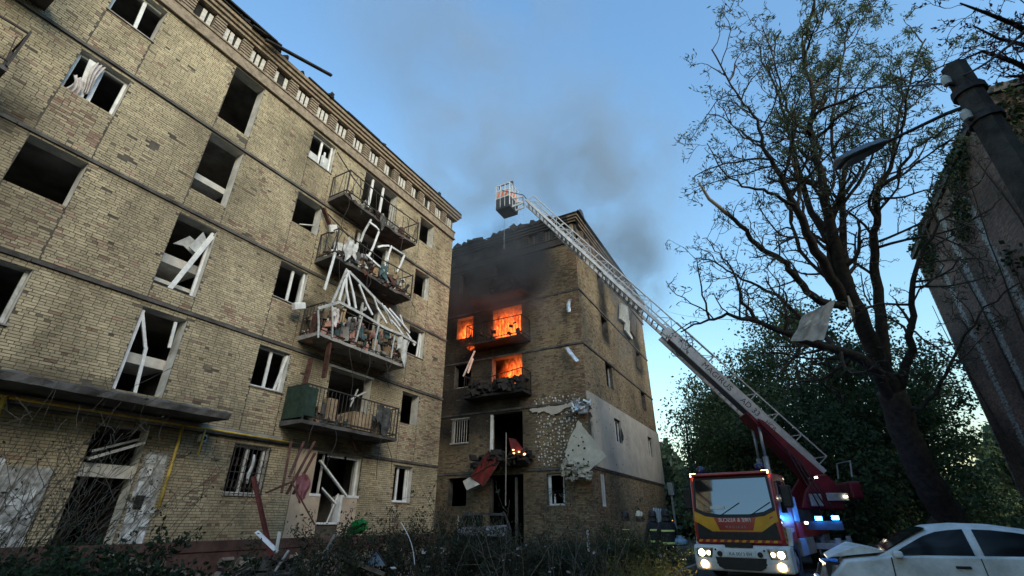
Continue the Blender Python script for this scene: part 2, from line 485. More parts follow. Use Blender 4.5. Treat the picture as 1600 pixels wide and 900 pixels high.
wall_sheet(LB, LF, LW, 0, 15.3, ops)
holes = [(o[0]-.004, o[1]+.004, o[2]-.004, o[3]+.004) for o in ops]
for z in BANDS: holes.append((0, LW, z-.005, z+.10))
holes.append((0, LW, 0, 1.05))
for (a, c) in ((1.61, 2.69), (7.97, 9.03), (14.38, 15.40), (4.80, 5.85)):      # open vertical joints beside the spandrels
    for k in range(1, 5):
        for e in (a, c): holes.append((X(e)-.012, X(e)+.012, BANDS[k-1]+.1, ZB[k]))
holes.append((X(10.0), X(12.68), 1.0, 3.5))           # rendered patch around the ground floor door
B = brick_list(LW, 1.06, 14.92, holes, 3)
rs = np.random.RandomState(5)
uc, zc = (B[:,0]+B[:,1])/2 - 5.0, (B[:,2]+B[:,3])/2
pr = .008 + .5*np.clip(patch(uc, zc, 1.9, 1.0) - .74, 0, 1)
for k in range(5):
    for (a, c) in ((1.61, 2.69), (7.97, 9.03), (14.38, 15.40)):
        z_lo = BANDS[k-1] if k else 1.0
        pr = np.where((uc > a-.05) & (uc < c+.05) & (zc > z_lo) & (zc < ZB[k]), .10 + .45*np.clip(patch(uc, zc, 2.4, 3.) - .35, 0, 1), pr)
    pr = np.where((zc > BANDS[k]) & (zc < BANDS[k] + .5), pr + .55*np.clip(patch(uc, zc*.3, 1.3, 5.) - .45, 0, 1), pr)
pr = np.where((uc > 15.4) & (zc > 3.6), pr + .22, pr)
pd = .012 + .05*np.clip(patch(uc, zc, 1.7, 4.0) - .5, 0, 1)
C = mixc(len(B), rs, pr, pd) * (.86 + .26*patch(uc, zc, .55, 2.2))[:, None]
darken = np.zeros(len(B))  # bricks darker just below the bands and around the balconies and canopy
for z in BANDS: darken = np.maximum(darken, np.exp(-np.clip(z - zc, 0, 9)/.10) * (zc < z) * .45)
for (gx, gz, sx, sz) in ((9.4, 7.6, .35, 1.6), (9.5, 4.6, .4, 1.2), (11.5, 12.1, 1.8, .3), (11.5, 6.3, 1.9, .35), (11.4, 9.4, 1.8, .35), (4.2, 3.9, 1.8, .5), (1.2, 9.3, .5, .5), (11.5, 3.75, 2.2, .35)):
    darken = np.maximum(darken, .62*np.exp(-((uc-gx)/sx)**2 - ((zc-gz)/sz)**2) * (.5 + patch(uc, zc, 5, 2)))
C = C * (1 - np.clip(darken, 0, .85))[:, None]
# the bricks that show largest in the picture become parts of their own
px = np.array([pixel((u, 13, z)) for u, z in zip(uc, zc)])
full = (B[:,1]-B[:,0] > BL-.001) & (px[:,0] > 5) & (px[:,0] < 1590) & (px[:,1] > 5) & (px[:,1] < 600) & (zc > 4.4) & (uc > 2.75)
idx = np.argsort(np.where(full, px[:,2], 1e9))[:300]
pal = []
for i in range(14):
    c = mixc(1, rs, .1 if i < 11 else 1., .0)[0]
    V = np.array([(x,y,z) for y in (.004, -.015) for (x,z) in ((-BL/2,-BH/2),(BL/2,-BH/2),(BL/2,BH/2),(-BL/2,BH/2))])
    o = np_mesh('brick', V, np.array([(4,5,6,7),(0,1,5,4),(1,2,6,5),(2,3,7,6),(3,0,4,7)]), BRICK, None, np.repeat(c[None], 8, 0))
    pal.append(o.data); bpy.data.objects.remove(o)
for j in idx:
    ob = bpy.data.objects.new('brick', pal[rnd.randrange(11) if rs.rand() > pr[j] else 11 + rnd.randrange(3)])
    COL.objects.link(ob); ob.parent = LB
    ob.location = Vector((uc[j], 13 + rnd.random()*.008, zc[j])) - ORG[LB.name]
    ob.rotation_euler = (rnd.gauss(0,.012), rnd.gauss(0,.004), rnd.gauss(0,.012))
keep = np.ones(len(B), bool); keep[idx] = False
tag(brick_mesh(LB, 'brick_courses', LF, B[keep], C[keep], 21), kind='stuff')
# end wall towards the burning block
EF = (Vector((17, 13, 0)), Vector((0, 1, 0)), Vector((1, 0, 0)))
wall_sheet(LB, EF, 6.0, 0, 15.3, [], name='end_wall')
B2 = brick_list(6.0, 1.06, 14.92, [], 8); u2, z2 = B2[:,0], B2[:,2]
tag(brick_mesh(LB, 'end_brick_courses', EF, B2, mixc(len(B2), rs, .15, .08), 22), kind='stuff')
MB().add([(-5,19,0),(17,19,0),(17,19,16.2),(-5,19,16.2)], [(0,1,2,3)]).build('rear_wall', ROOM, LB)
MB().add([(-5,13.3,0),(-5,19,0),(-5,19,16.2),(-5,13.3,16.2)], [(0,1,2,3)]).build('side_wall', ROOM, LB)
rf = MB().add([(-5.3,12.9,16.50),(17.3,12.9,16.50),(17.3,19.2,16.9),(-5.3,19.2,16.9)], [(0,1,2,3)]).build('roof', CHAR, LB)
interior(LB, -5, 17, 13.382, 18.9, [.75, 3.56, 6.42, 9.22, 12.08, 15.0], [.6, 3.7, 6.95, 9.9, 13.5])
for z in BANDS:
    m = MB(); u = 0; rr = random.Random(int(z*7))
    while u < LW:
        L = 2.2 + rr.random()*1.4; fbox(m, LF, u, min(u+L-.012, LW+.02), -.02, .045 + rr.random()*.012, z + rr.random()*.006, z+.088)
        u += L
    m.build('floor_band', CONC_D, LB)
m = MB(); fbox(m, LF, 0, LW, -.02, .05, 0, .82); fbox(m, LF, 0, LW, -.02, .08, .822, 1.05)
m.build('plinth', mat('plinth_red_render', (.085,.048,.042), .9, var=.4, scale=1.2, bump=.3, bscale=14), LB)
cornice(LB, LF, LW, X(3.48) - .932*9, seed=4)
# windows
for k in range(5):
    lab = None
    if k == 4: window(LB, LF, X(1.61), X(2.69), ZB[k], ZT[k], mull=(.62,), right=False, tilt=-.05)
    if k == 3:
        w = window(LB, LF, X(1.61), X(2.69), ZB[k], ZT[k], mull=(.52,), tilt=-.03, sill=False, bars=((.33,.0,.22,.95),(.40,.0,.28,.95)))
        c = MB(); n = 14                                     # net curtain blown out and snagged on the frame
        for (ua, ub, za, zb, ph) in ((1.70, 1.98, .02, .52, 0), (1.95, 2.10, .25, 1.2, 2)):
            g = []
            for j in range(n+1):
                for i in range(n+1):
                    a, t = i/n, j/n; w_ = 1 - .35*math.sin(2.5*t + ph)
                    g.append(W3(LF, X((ua+ub)/2 + (a-.5)*(ub-ua)*w_ + .03*math.sin(5*t+ph)), -.06 + .05*math.sin(a*17+3*t+ph) + .08*math.sin(math.pi*t), ZB[k] + za + (zb-za)*t - .06*math.sin(math.pi*a)*(1-t)))
            c.add(g, [(j*(n+1)+i, j*(n+1)+i+1, (j+1)*(n+1)+i+1, (j+1)*(n+1)+i) for j in range(n) for i in range(n)])
        c.build('torn_curtain', CLOTH_W, w, smooth=True)
    if k == 1: window(LB, LF, X(1.61), X(2.69), ZB[k], ZT[k], mull=(), left=False, top=False, mt=PVC_D)
    if k == 0: window(LB, LF, X(1.61), X(2.69), ZB[k], ZT[k])
window(LB, LF, X(7.97), X(9.03), ZB[4], ZT[4], mull=(.52,), bars=((.70,.05,.66,.62),(.95,.0,.9,.95)), label='window frame split apart with loose panel standing in it')
k = MB(); fbox(k, LF, X(8.05), X(8.42), -.13, -.10, ZB[4]+.05, ZB[4]+.42); fbox(k, LF, X(8.58), X(8.92), -.13, -.10, ZB[4]+.05, ZB[4]+.62); k.build('loose_board', PVC_D, LB)
k = MB(); k.bar(W3(LF, X(8.25), .02, ZB[3]+.03), W3(LF, X(8.75), .1, ZB[3]+.25), .08, .03); k.build('broken_sill_piece', PLAST, LB)
window(LB, LF, X(7.97), X(9.03), ZB[2], ZT[2], mull=(.58,), left=False, top=False, bars=((.98,.0,.93,.98),), label='window frame with its left sash gone')
window(LB, LF, X(7.97), X(9.03), ZB[1], ZT[1], mull=(.50,), left=False, bars=((.80,.0,.97,.95),), fw=.08)
window(LB, LF, X(7.97), X(9.03), ZB[0], ZT[0], mull=(.5,), label='ground floor window behind an iron grille')
for k in (4, 3, 2, 1):
    if k == 2: window(LB, LF, X(14.38), X(15.40), ZB[k], ZT[k], mull=(), left=False, top=False, bars=((.75,.0,.8,.9),))
    elif k == 3: window(LB, LF, X(14.38), X(15.40), ZB[k], ZT[k], mull=(), left=False, top=False, bottom=False, mt=PVC_D, sill=False)
window(LB, LF, X(14.38), X(15.40), ZB[0], ZT[0], mull=(.38,.85))
# stair windows
window(LB, LF, X(4.80), X(5.85), 6.90, 9.02, mull=(), left=False, top=False, bottom=False, bars=((.40,.0,.95,.97),(.46,.02,.99,.93)), sill=False, label='stair window with its frame fallen slantwise across')
k = MB()
k.prism([W3(LF, X(5.02), -.3, 8.25), W3(LF, X(5.30), -.2, 8.62), W3(LF, X(5.62), -.25, 8.55), W3(LF, X(5.60), -.3, 8.18), W3(LF, X(5.28), -.3, 8.32)], (0,.03,0))
k.prism([W3(LF, X(5.35), -.15, 8.28), W3(LF, X(5.55), -.1, 8.86), W3(LF, X(5.70), -.12, 8.70), W3(LF, X(5.56), -.15, 8.2)], (0,.03,0)); k.build('bent_sheet', PVC_D, LB)
window(LB, LF, X(4.80), X(5.85), 4.18, 6.23, mull=(), right=False, top=False, bottom=False, bars=((.07,.0,.06,.97),(.50,.0,.38,.55),(.38,.55,.06,.93),(.86,.62,.80,.95)), sill=False, label='stair window with thin bent bars left in it')
for (za, zb) in ((4.95, 5.2), (7.72, 7.98), (7.15, 7.25), (10.55, 10.75)):       # stair landings show as pale strips
    k = MB(); fbox(k, LF, X(4.72), X(5.93), -1.6, -.45, za, zb); k.build('stair_landing', PLAST, LB)
window(LB, LF, X(4.82), X(5.86), 12.65, 14.86, mull=(), left=False, top=False, bottom=False, right=False, sill=False) if False else None
# balcony doors
def door_frame(Fr, u0, u1, z0, z1, posts, mt=PVC):
    for f in posts:
        m = MB(); m.bar(W3(Fr, u0+(u1-u0)*f, -.1, z0), W3(Fr, u0+(u1-u0)*(f+.02), -.1, z1), .10, .07, roll=Fr[2]); m.build('balcony_door_post', mt, LB, bev=.008)
door_frame(LF, X(10.68), X(12.62), ZB[4]-.78, ZT[4], (.25, .58))
door_frame(LF, X(10.68), X(12.62), ZB[3]-.78, ZT[3], (.12, .95))
door_frame(LF, X(10.68), X(12.62), ZB[2]-.78, ZT[2], (.03, .5, .97), PVC_D)
dm = MB(); fbox(dm, LF, X(10.60), X(12.70), -.05, .02, ZT[1]+.02, ZT[1]+.10); dm.bar(W3(LF, X(11.75), -.05, 5.35), W3(LF, X(12.35), .05, 5.75), .07, .05); dm.bar(W3(LF, X(11.8), -.05, 5.1), W3(LF, X(11.95), .05, 5.75), .04); dm.build('broken_door_frame', PVC_D, LB)
# ground floor door and its rendered surround
for (a, c, z0, z1) in ((10.02, 10.70, 1.06, 3.50), (10.702, 11.10, 1.06, 2.21), (11.97, 12.66, 1.06, 2.21)):
    m = MB(); fbox(m, LF, X(a), X(c), 0, .03, z0, z1); m.build('rendered_panel', PLAST_B, LB)
m = MB()
for (a, c, z0, z1) in ((10.72, 10.79, 2.22, 3.46), (11.10, 11.20, 1.42, 3.46), (11.205, 12.62, 3.38, 3.462), (12.54, 12.625, 2.22, 3.37), (11.90, 12.00, 1.42, 2.26), (12.002, 12.70, 2.18, 2.26), (10.66, 11.08, 2.18, 2.26), (11.10, 11.98, 1.40, 1.46)):
    fbox(m, LF, X(a), X(c), -.2, .045 if z1 < 2.3 else -.1, z0, z1)
m.bar(W3(LF, X(10.85), .02, 3.22), W3(LF, X(12.1), .06, 2.25), .10, .06); m.bar(W3(LF, X(11.2), -.15, 2.45), W3(LF, X(11.85), -.1, 2.0), .13, .05); m.bar(W3(LF, X(11.62), -.1, 1.45), W3(LF, X(11.92), -.1, 2.3), .04)
m.build('garden_door_frame', PVC, LB, bev=.006)
# iron grille on the ground floor window
m = MB()
for i in range(9): m.bar(W3(LF, X(7.98+.13*i), .06, ZB[0]-.02), W3(LF, X(7.98+.13*i), .06, ZT[0]), .016)
for z in (ZB[0]+.02, ZB[0]+.55, ZT[0]-.08): m.bar(W3(LF, X(7.93), .06, z), W3(LF, X(9.07), .06, z), .02)
for i in range(8):
    for zz in (ZB[0]+.25, ZB[0]+.8):
        u = 8.045 + .13*i; m.tube([W3(LF, X(u + .055*math.cos(a)), .065, zz + .11*math.sin(a)) for a in [j*math.pi/4 for j in range(9)]], .008, 4)
m.build('window_grille', IRON, LB)
k = MB(); loops = []
for i in range(7):
    t = i/6; cc = W3(LF, X(8.52 + .03*math.sin(6*t)), .11, 2.40 + .75*(1-t)); r = .025 + .03*math.sin(3*t)*(1+.4*math.sin(11*t))
    loops.append([cc + Vector((math.cos(a)*r, math.sin(a)*.03, 0)) for a in [2*math.pi*j/8 for j in range(8)]])
k.ring(loops).build('rag', PVC_D, LB, smooth=True)
k = MB(); fbox(k, LF, X(6.95), X(7.13), 0, .12, 3.30, 3.48); o = k.build('wall_junction_box', PLAST, LB, bev=.02); q = MB(); c = W3(LF, X(7.04), .125, 3.39); q.tube([c, c + Vector((0,-.03,0))], .055, 14); q.build('socket_hole', CHAR, o)
# balconies
bt = {4: 'top balcony with sagging cracked slab and bent railing', 3: 'balcony heaped with rubble and hanging white frames', 2: 'balcony with broken glazing bars leaning over bricks', 1: 'balcony with iron railing and green metal side panel'}
BZ = {1: 4.02, 2: 6.72, 3: 9.60, 4: 12.24}
bal = {}
for k in (4, 3, 2, 1):
    bal[k] = balcony(LB, LF, X(9.15), X(13.25), BZ[k], 1.0, broken=(k in (4, 3)), label=bt[k], sag=.12 if k == 4 else 0, smat=CONC if k == 2 else CONC_D, nb=26 if k != 2 else 10)
    balcony(LB, LF, X(-3.4), X(.75), BZ[k], 1.0, broken=(k == 3), label='balcony at the far end of the block, wrapped in torn sheeting' if k == 3 else None)
# white glazing bars left standing on the balconies
def glazing(k, segs, mt=PVC, w=.08):
    for (a, b_) in segs:
        p, q = W3(LF, *a), W3(LF, *b_); mid = p.lerp(q, rnd.uniform(.35,.65)) + Vector((rnd.gauss(0,.035), rnd.gauss(0,.04), rnd.gauss(0,.035))); m = MB()
        m.bar(p, mid, w, .05, roll=(0,-1,0)); m.bar(mid, q, w*.92, .045, roll=(.05,-1,.05)); m.build('glazing_bar', mt if rnd.random() < .6 else PVC_D, bal[k], bev=.006)
def yb(px, py, Y=12.0):
    p = onY(px, py, Y); return (X(p.x), 13 - Y, p.z)
glazing(3, [(yb(563,378), yb(580,343)), (yb(577,347), yb(592,360)), (yb(575,402), yb(592,362)), (yb(590,386), yb(608,384)), (yb(604,412), yb(612,384)), (yb(612,386), yb(632,398)), (yb(632,398), yb(620,425)), (yb(572,398), yb(606,428)), (yb(507,453), yb(524,395)), (yb(523,395), yb(515,425))])
glazing(2, [(yb(519,474), yb(542,420)), (yb(530,470), yb(545,424)), (yb(546,478), yb(541,430)), (yb(556,482), yb(543,422)), (yb(582,492), yb(561,444)), (yb(604,505), yb(584,464)), (yb(612,506), yb(596,474)), (yb(625,510), yb(600,478)), (yb(640,520), yb(608,482)), (yb(565,484), yb(572,480)), (yb(648,540), yb(625,492)), (yb(634,530), yb(611,500))])
glazing(2, [(yb(530,472), yb(600,512)), (yb(600,512), yb(650,536)), (yb(497,482), yb(530,472)), (yb(545,424), yb(640,520))], PVC_D, .10)
glazing(2, [(yb(497,485), yb(497,528)), (yb(519,478), yb(519,527)), (yb(566,494), yb(556,534)), (yb(592,508), yb(584,548)), (yb(617,522), yb(611,560)), (yb(640,530), yb(634,566))], mat('pale_frame_post', (.42,.38,.36), .7, var=.3, scale=7), .05)
# heaps on the balconies
def heap(k, name, u0, u1, n, zmax, pal_, seed, upright=0.0):
    rr = random.Random(seed); groups = {}
    for i in range(n):
        u = u0 + (u1-u0)*rr.random(); d = .12 + .74*rr.random(); z = BZ[k] + .17 + zmax*rr.random()**1.4
        mt = rr.choice(pal_); m = groups.setdefault(mt.name, (MB(), mt))[0]
        s = .05 + .13*rr.random(); R_ = Matrix.Rotation(rr.random()*6.3, 3, 'Z') @ Matrix.Rotation(rr.gauss(0,.15 if rr.random() < upright else .9), 3, 'X')
        ax = (s*rr.uniform(.3,.9), s*rr.uniform(.15,.6), s*rr.uniform(.5,1.6))
        m.obox(W3(LF, X(u), d, z), R_ @ Vector((ax[0],0,0)), R_ @ Vector((0,ax[1],0)), R_ @ Vector((0,0,ax[2])))
    for nm, (m, mt) in groups.items(): tag(m.build(name, mt, bal[k]), kind='stuff')
PINK = mat('pink_brick', (.38,.21,.17), .9, var=.25, scale=8); CARD = mat('cardboard', (.30,.22,.14), .9, var=.3, scale=5); JUNK = mat('dark_junk', (.06,.06,.06), .8, var=.6, scale=5); TEAL = mat('dusty_teal_cloth', (.05,.09,.10), .9, var=.4, scale=5)
heap(3, 'rubble_heap', 9.3, 13.1, 210, .6, [PVC_D, JUNK, RUST, CARD, CONC, PVC], 1)
heap(2, 'stacked_salvage', 9.25, 13.15, 330, .95, [PINK, PINK, CARD, JUNK, PVC_D, TEAL, WOODD, CONC], 2, .6)
heap(1, 'junk_heap', 9.5, 12.9, 130, .6, [JUNK, CARD, CARD, TEAL, WOODD], 3, .5)
heap(4, 'slab_rubble', 9.3, 13.1, 90, .12, [CONC, CONC_D, RUST], 4)
m = MB(); fbox(m, LF, X(9.16), X(9.19), .04, .97, BZ[1]+.2, BZ[1]+1.15); fbox(m, LF, X(9.20), X(9.55), .975, .985, BZ[1]+.25, BZ[1]+1.1)
m.build('green_side_panel', mat('green_sheet_metal', (.022,.042,.03), .7, var=.35, scale=5), bal[1])
m = MB(); fbox(m, LF, X(10.1), X(10.42), .55, .9, BZ[1]+.17, BZ[1]+.95); m.build('cardboard_box', CARD, bal[1], bev=.01)
m = MB(); fbox(m, LF, X(11.15), X(11.95), .5, .93, BZ[1]+.17, BZ[1]+.72); m.build('cardboard_box', CARD, bal[1], bev=.01)
# torn cloth, foil and cables hanging from the balconies
def drape(par, name, pts, mt, seed):
    rr = random.Random(seed); n = 8; m = MB(); g = []; a, b_, h_ = Vector(pts[0]), Vector(pts[1]), pts[2]
    for j in range(n+1):
        for i in range(n+1):
            t = i/n; e = h_*(1 + .35*math.sin(t*5 + seed))*j/n
            g.append(a.lerp(b_, t) + Vector((rr.gauss(0,.012) + .03*math.sin(j + seed), -.05*math.sin(t*13 + seed) - .04 + rr.gauss(0,.01), -e)))
    m.add(g, [(j*(n+1)+i, j*(n+1)+i+1, (j+1)*(n+1)+i+1, (j+1)*(n+1)+i) for j in range(n) for i in range(n)]); m.build(name, mt, par, smooth=True)
drape(bal[3], 'hanging_sheet', (W3(LF, X(9.5), 1.0, BZ[3]+1.0), W3(LF, X(10.0), 1.0, BZ[3]+.9), .75), PVC_D, 1)
drape(bal[3], 'hanging_sheet', (W3(LF, X(11.2), 1.0, BZ[3]+.75), W3(LF, X(11.6), 1.0, BZ[3]+.8), .6), TEAL, 2)
drape(bal[2], 'hanging_sheet', (W3(LF, X(12.6), 1.02, BZ[2]+1.25), W3(LF, X(13.2), 1.02, BZ[2]+1.05), .8), PVC_D, 3)
drape(bal[2], 'hanging_sheet', (W3(LF, X(9.5), 1.02, BZ[2]+1.1), W3(LF, X(9.75), 1.02, BZ[2]+1.1), .5), CLOTH_W, 4)
drape(bal[1], 'hanging_sheet', (W3(LF, X(12.1), 1.0, BZ[1]+1.1), W3(LF, X(12.8), 1.0, BZ[1]+1.05), .7), JUNK, 5)
drape(bal[4], 'hanging_sheet', (W3(LF, X(10.9), 1.0, BZ[4]+.2), W3(LF, X(11.2), 1.0, BZ[4]+.15), .5), JUNK, 6)
rr = random.Random(31)
for k in (4, 3, 2, 1):
    for q in range(5):
        u = 9.2 + 4*rr.random(); z = BZ[k] + rr.choice((.0, .05, 1.1)); L = .5 + 1.2*rr.random(); w_ = rr.gauss(0,.25)
        m = MB(); m.tube([W3(LF, X(u + w_*t + .06*math.sin(6*t+q)), 1.0 + .05*math.sin(5*t), z - L*t) for t in [i/8 for i in range(9)]], .010, 4); m.build('dangling_cable', IRON, bal[k])
# rusty uprights and struts left of the balconies, collapsed awning frame below
def rusty(name, segs, mt=RUST, w=.10, par=LB):
    for (a, b_) in segs:
        m = MB(); m.bar(a, b_, w, w*.45); m.build(name, mt, par)
F2 = lambda x, y, Y=12.4: onY(x, y, Y)
rusty('rusty_upright', [(F2(508,420,12.9), F2(515,395,12.9)), (F2(487,525), F2(493,490)), (F2(470,620), F2(483,575)), (F2(463,655,12.7), F2(486,560,12.7)), (F2(506,590,12.2), F2(515,535,12.2)), (F2(520,365,12.8), F2(505,325,12.8))], RUST, .16)
rusty('hanging_conduit', [(F2(500,322,12.9), F2(530,352,12.9)), (F2(530,352,12.8), F2(545,370,12.6)), (F2(527,238,12.9), F2(552,278,12.6)), (F2(552,278,12.5), F2(568,298,12.2))], IRON, .05)
m = MB(); m.prism([F2(513,352,12.5), F2(524,352,12.5), F2(525,362,12.4), F2(515,363,12.4)], (0,-.08,0)); m.build('insulation_scrap', PLAST, LB)
m = MB(); m.prism([F2(455,474,12.7), F2(472,474,12.7), F2(473,484,12.7), F2(456,486,12.7)], (0,-.18,0)); m.build('air_conditioner_remnant', PVC, LB, bev=.03)
rusty('awning_strut', [(F2(448,772,11.5), F2(492,690,11.9)), (F2(458,772,11.5), F2(492,708,11.9)), (F2(416,770,11.3), F2(458,752,11.5)), (F2(455,752,11.5), F2(492,820,10.9)), (F2(455,690,12.5), F2(440,770,11.8)), (F2(545,672,12.3), F2(556,705,12.6)), (F2(475,690,12.2), F2(452,745,11.6))], RUST, .07)
_a, _b = F2(396,745,11.95), F2(414,825,11.5); rusty('fallen_red_post', [(_b + (_b-_a)*(_b.z/(_a.z-_b.z)), _a)], REDRUST, .16)
m = MB(); n = 12; g = []
for j in range(n+1):
    for i in range(n+1):
        a, t = i/n, j/n; wd = 10 - 4*t + 3*math.sin(4*t)
        c = F2(473 + (a-.5)*2*wd + 3*math.sin(5*t), 741 + 44*t*(1 - .25*abs(a-.3)) + 3*math.sin(9*a), 11.55); g.append(c + Vector((0, .07*math.sin(a*14 + 3*t), 0)))
m.add(g, [(j*(n+1)+i, j*(n+1)+i+1, (j+1)*(n+1)+i+1, (j+1)*(n+1)+i) for j in range(n) for i in range(n)])
tag(m.build('hanging_cloth', CLOTH_P, None, smooth=True), 'crumpled pink cloth caught on the bent awning struts by the garden door', 'cloth')
# entrance canopy with gas pipe
m = MB(); n = 26; loops = []
for i in range(n+1):
    x = 2.4 + (6.95-2.4)*i/n; e = 11.75 + .05*rnd.random()
    loops.append([(x,13,3.76), (x,e+rnd.random()*.07,3.74), (x,e+rnd.random()*.05,3.86+.03*rnd.random()), (x,e+.25,3.93+.05*rnd.random()), (x,13,4.0)])
cp = m.ring(loops).build('entrance_canopy', CONC_D, LB)
m = MB(); fbox(m, LF, X(2.0), X(9.3), .0, .1, 3.55, 3.72); m.build('lintel_beam', CONC, LB)
m = MB()
m.tube([W3(LF, X(-4), .16, 3.66), W3(LF, X(7.5), .16, 3.62), W3(LF, X(9.6), .16, 3.60)], .03, 8)
m.tube([W3(LF, X(7.0), .16, 3.62), W3(LF, X(7.0), .16, 2.95)], .022, 8)
m.tube([W3(LF, X(3.15), .16, 3.64), W3(LF, X(3.15), .2, 2.7)], .05, 8)
m.tube([W3(LF, X(6.45), .16, 3.62), W3(LF, X(6.45), .18, 1.75)], .035, 8)
m.build('gas_pipe', YPIPE, LB, smooth=True)
# entrance: broken transom, posters pasted on the wall
m = MB(); fbox(m, LF, X(4.80), X(5.83), -.22, -.1, 2.35, 2.62); m.build('door_lintel', PLAST, LB)
m = MB(); m.bar(W3(LF, X(4.85), .0, 2.68), W3(LF, X(5.75), .12, 3.12), .12, .06); m.bar(W3(LF, X(4.9), -.1, 2.85), W3(LF, X(5.7), -.05, 3.2), .07, .05); m.build('broken_transom', PVC_D, LB)
PAPER = mat('torn_paper', (.50,.52,.52), .9, var=.5, scale=7)
rr = random.Random(9)
for i in range(26):
    u = 5.95 + rr.random()*.5; z = 1.0 + 1.9*rr.random(); w, h_ = .08 + .16*rr.random(), .08 + .2*rr.random()
    if i > 16: u = 3.5 + rr.random()*.9; z = 1.1 + 1.4*rr.random()
    m = MB(); d = .024 + .0006*i
    m.add([W3(LF, X(u)-w/2*rr.uniform(.8,1.2), d, z-h_/2), W3(LF, X(u)+w/2, d, z-h_/2*rr.uniform(.7,1.2)), W3(LF, X(u)+w/2*rr.uniform(.8,1.2), d, z+h_/2), W3(LF, X(u)-w/2, d+.002, z+h_/2*rr.uniform(.8,1.2))], [(0,1,2,3)])
    m.build('pasted_notice', PAPER, LB)
m = MB(); fbox(m, LF, X(5.90), X(6.42), 0, .022, 1.02, 2.95); m.build('whitewashed_jamb', mat('flaking_whitewash', (.46,.48,.48), .95, var=.1, scale=9, col2=(.14,.13,.11)), LB)
m = MB(); fbox(m, LF, X(3.55), X(4.35), 0, .022, 1.02, 2.45); m.build('whitewashed_patch', MATS['flaking_whitewash'], LB)
m = MB(); fbox(m, LF, X(5.98), X(6.15), .02, .07, 1.75, 2.02); m.build('intercom_panel', CHAR, LB, bev=.01)
# charred planks hanging over the eave
m = MB(); m.bar(onY(345,-8,12.9), onY(432,68,12.5), .22, .06); m.bar(onY(415,62,12.55), onY(518,118,12.3), .12, .07); m.bar(onY(395,40,12.6), onY(440,72,12.5), .10, .05); m.build('charred_roof_plank', CHAR, LB)
m = MB(); rr = random.Random(12)
for i in range(46):
    x = 0 + 17*rr.random(); s = .04 + .09*rr.random(); R_ = Matrix.Rotation(rr.random()*3, 3, 'Z') @ Matrix.Rotation(rr.random()*2, 3, 'X')
    m.obox((x, 12.75 + .3*rr.random(), 16.58 + s*.4), R_ @ Vector((s*1.6,0,0)), R_ @ Vector((0,s,0)), R_ @ Vector((0,0,s*.6)))
tag(m.build('roof_edge_rubble', CHAR, LB), kind='stuff')
# ================================================================== BURNING BUILDING (corner at x 20.3, y 7.34)
BX, BY, BW1, BW2 = 20.3, 7.34, 13.6, 13.6
BB = thing('burning_apartment_building', 'smoke blackened five storey brick block with flames in its balcony doors', 'building', (BX, BY, 0))
AF = (Vector((BX, BY, 0)), Vector((0, 1, 0)), Vector((-1, 0, 0)))      # balcony face, u = y - 7.34
CF = (Vector((BX, BY, 0)), Vector((1, 0, 0)), Vector((0, -1, 0)))      # long face, u = x - 20.3
opsA = [(8.62-BY, 9.45-BY, 2.1, 3.38)]
for k in range(5):
    opsA.append((13.70-BY, 14.78-BY, ZB[k], ZT[k]))
    opsA.append((10.62-BY, 12.40-BY, ZB[k]-.78 if k else .5, ZT[k]+.02))
opsC = [(21.42-BX, 21.98-BX, 2.06, 3.40)]
for k in range(1, 5):
    opsC.append((23.62-BX, 24.72-BX, ZB[k], ZT[k])) if k > 1 else opsC.append((24.05-BX, 25.1-BX, 5.12, 6.25))
    opsC.append((30.75-BX, 31.75-BX, ZB[k]+.1, ZT[k]))
wall_sheet(BB, AF, BW1, 0, 15.3, opsA, rmat=CONC_D)
wall_sheet(BB, CF, BW2, 0, 15.3, opsC, rmat=CONC_D)
def soot_a(u, z):
    s = np.zeros_like(u)
    for (cu, z0, w, up, a) in ((4.2, 9.4, 1.5, 5.5, .95), (4.3, 6.6, 1.35, 2.6, .8), (6.9, 9.8, .9, 4.5, .85), (4.0, 11.9, 2.3, 4.5, .98), (7.5, 12.0, 3.2, 4.9, .96), (4.0, 3.6, 1.2, 2.4, .7)):
        v = np.clip((z - z0)/.7, 0, 1) * np.clip((z0 + up - z)/1.2, 0, 1)
        ww = w * (1 + .10*np.clip(z - z0, 0, 6))
        s = np.maximum(s, a * v * np.exp(-np.abs((u-cu)/ww)**3))
    s = np.maximum(s, .90*np.clip((u - 2.0)/1.5, 0, 1)*np.clip((z-3)/2.5, .45, 1)); s = np.maximum(s, .8*np.clip((z-12.6)/1.6, 0, 1)*np.clip((u+.2)/2.2, 0, 1))
    return np.clip(s*(.88 + .3*patch(u, z, 2.6, 3.)) , 0, .97)
def soot_c(u, z):
    s = np.zeros_like(u)
    for (cu, z0, w, up, a) in ((3.85, 10.0, .85, 5.4, .98), (3.75, 7.6, .5, 2.2, .35), (10.9, 7.6, .75, 2.4, .5), (10.9, 10.0, 1.2, 5.4, .97)):
        v = np.clip((z - z0)/.6, 0, 1) * np.clip((z0 + up - z)/1.0, 0, 1)
        s = np.maximum(s, a * v * np.exp(-np.abs((u-cu)/w)**3))
    return np.clip(s*(.75 + .45*patch(u, z, 2.9, 1.)), 0, .96)
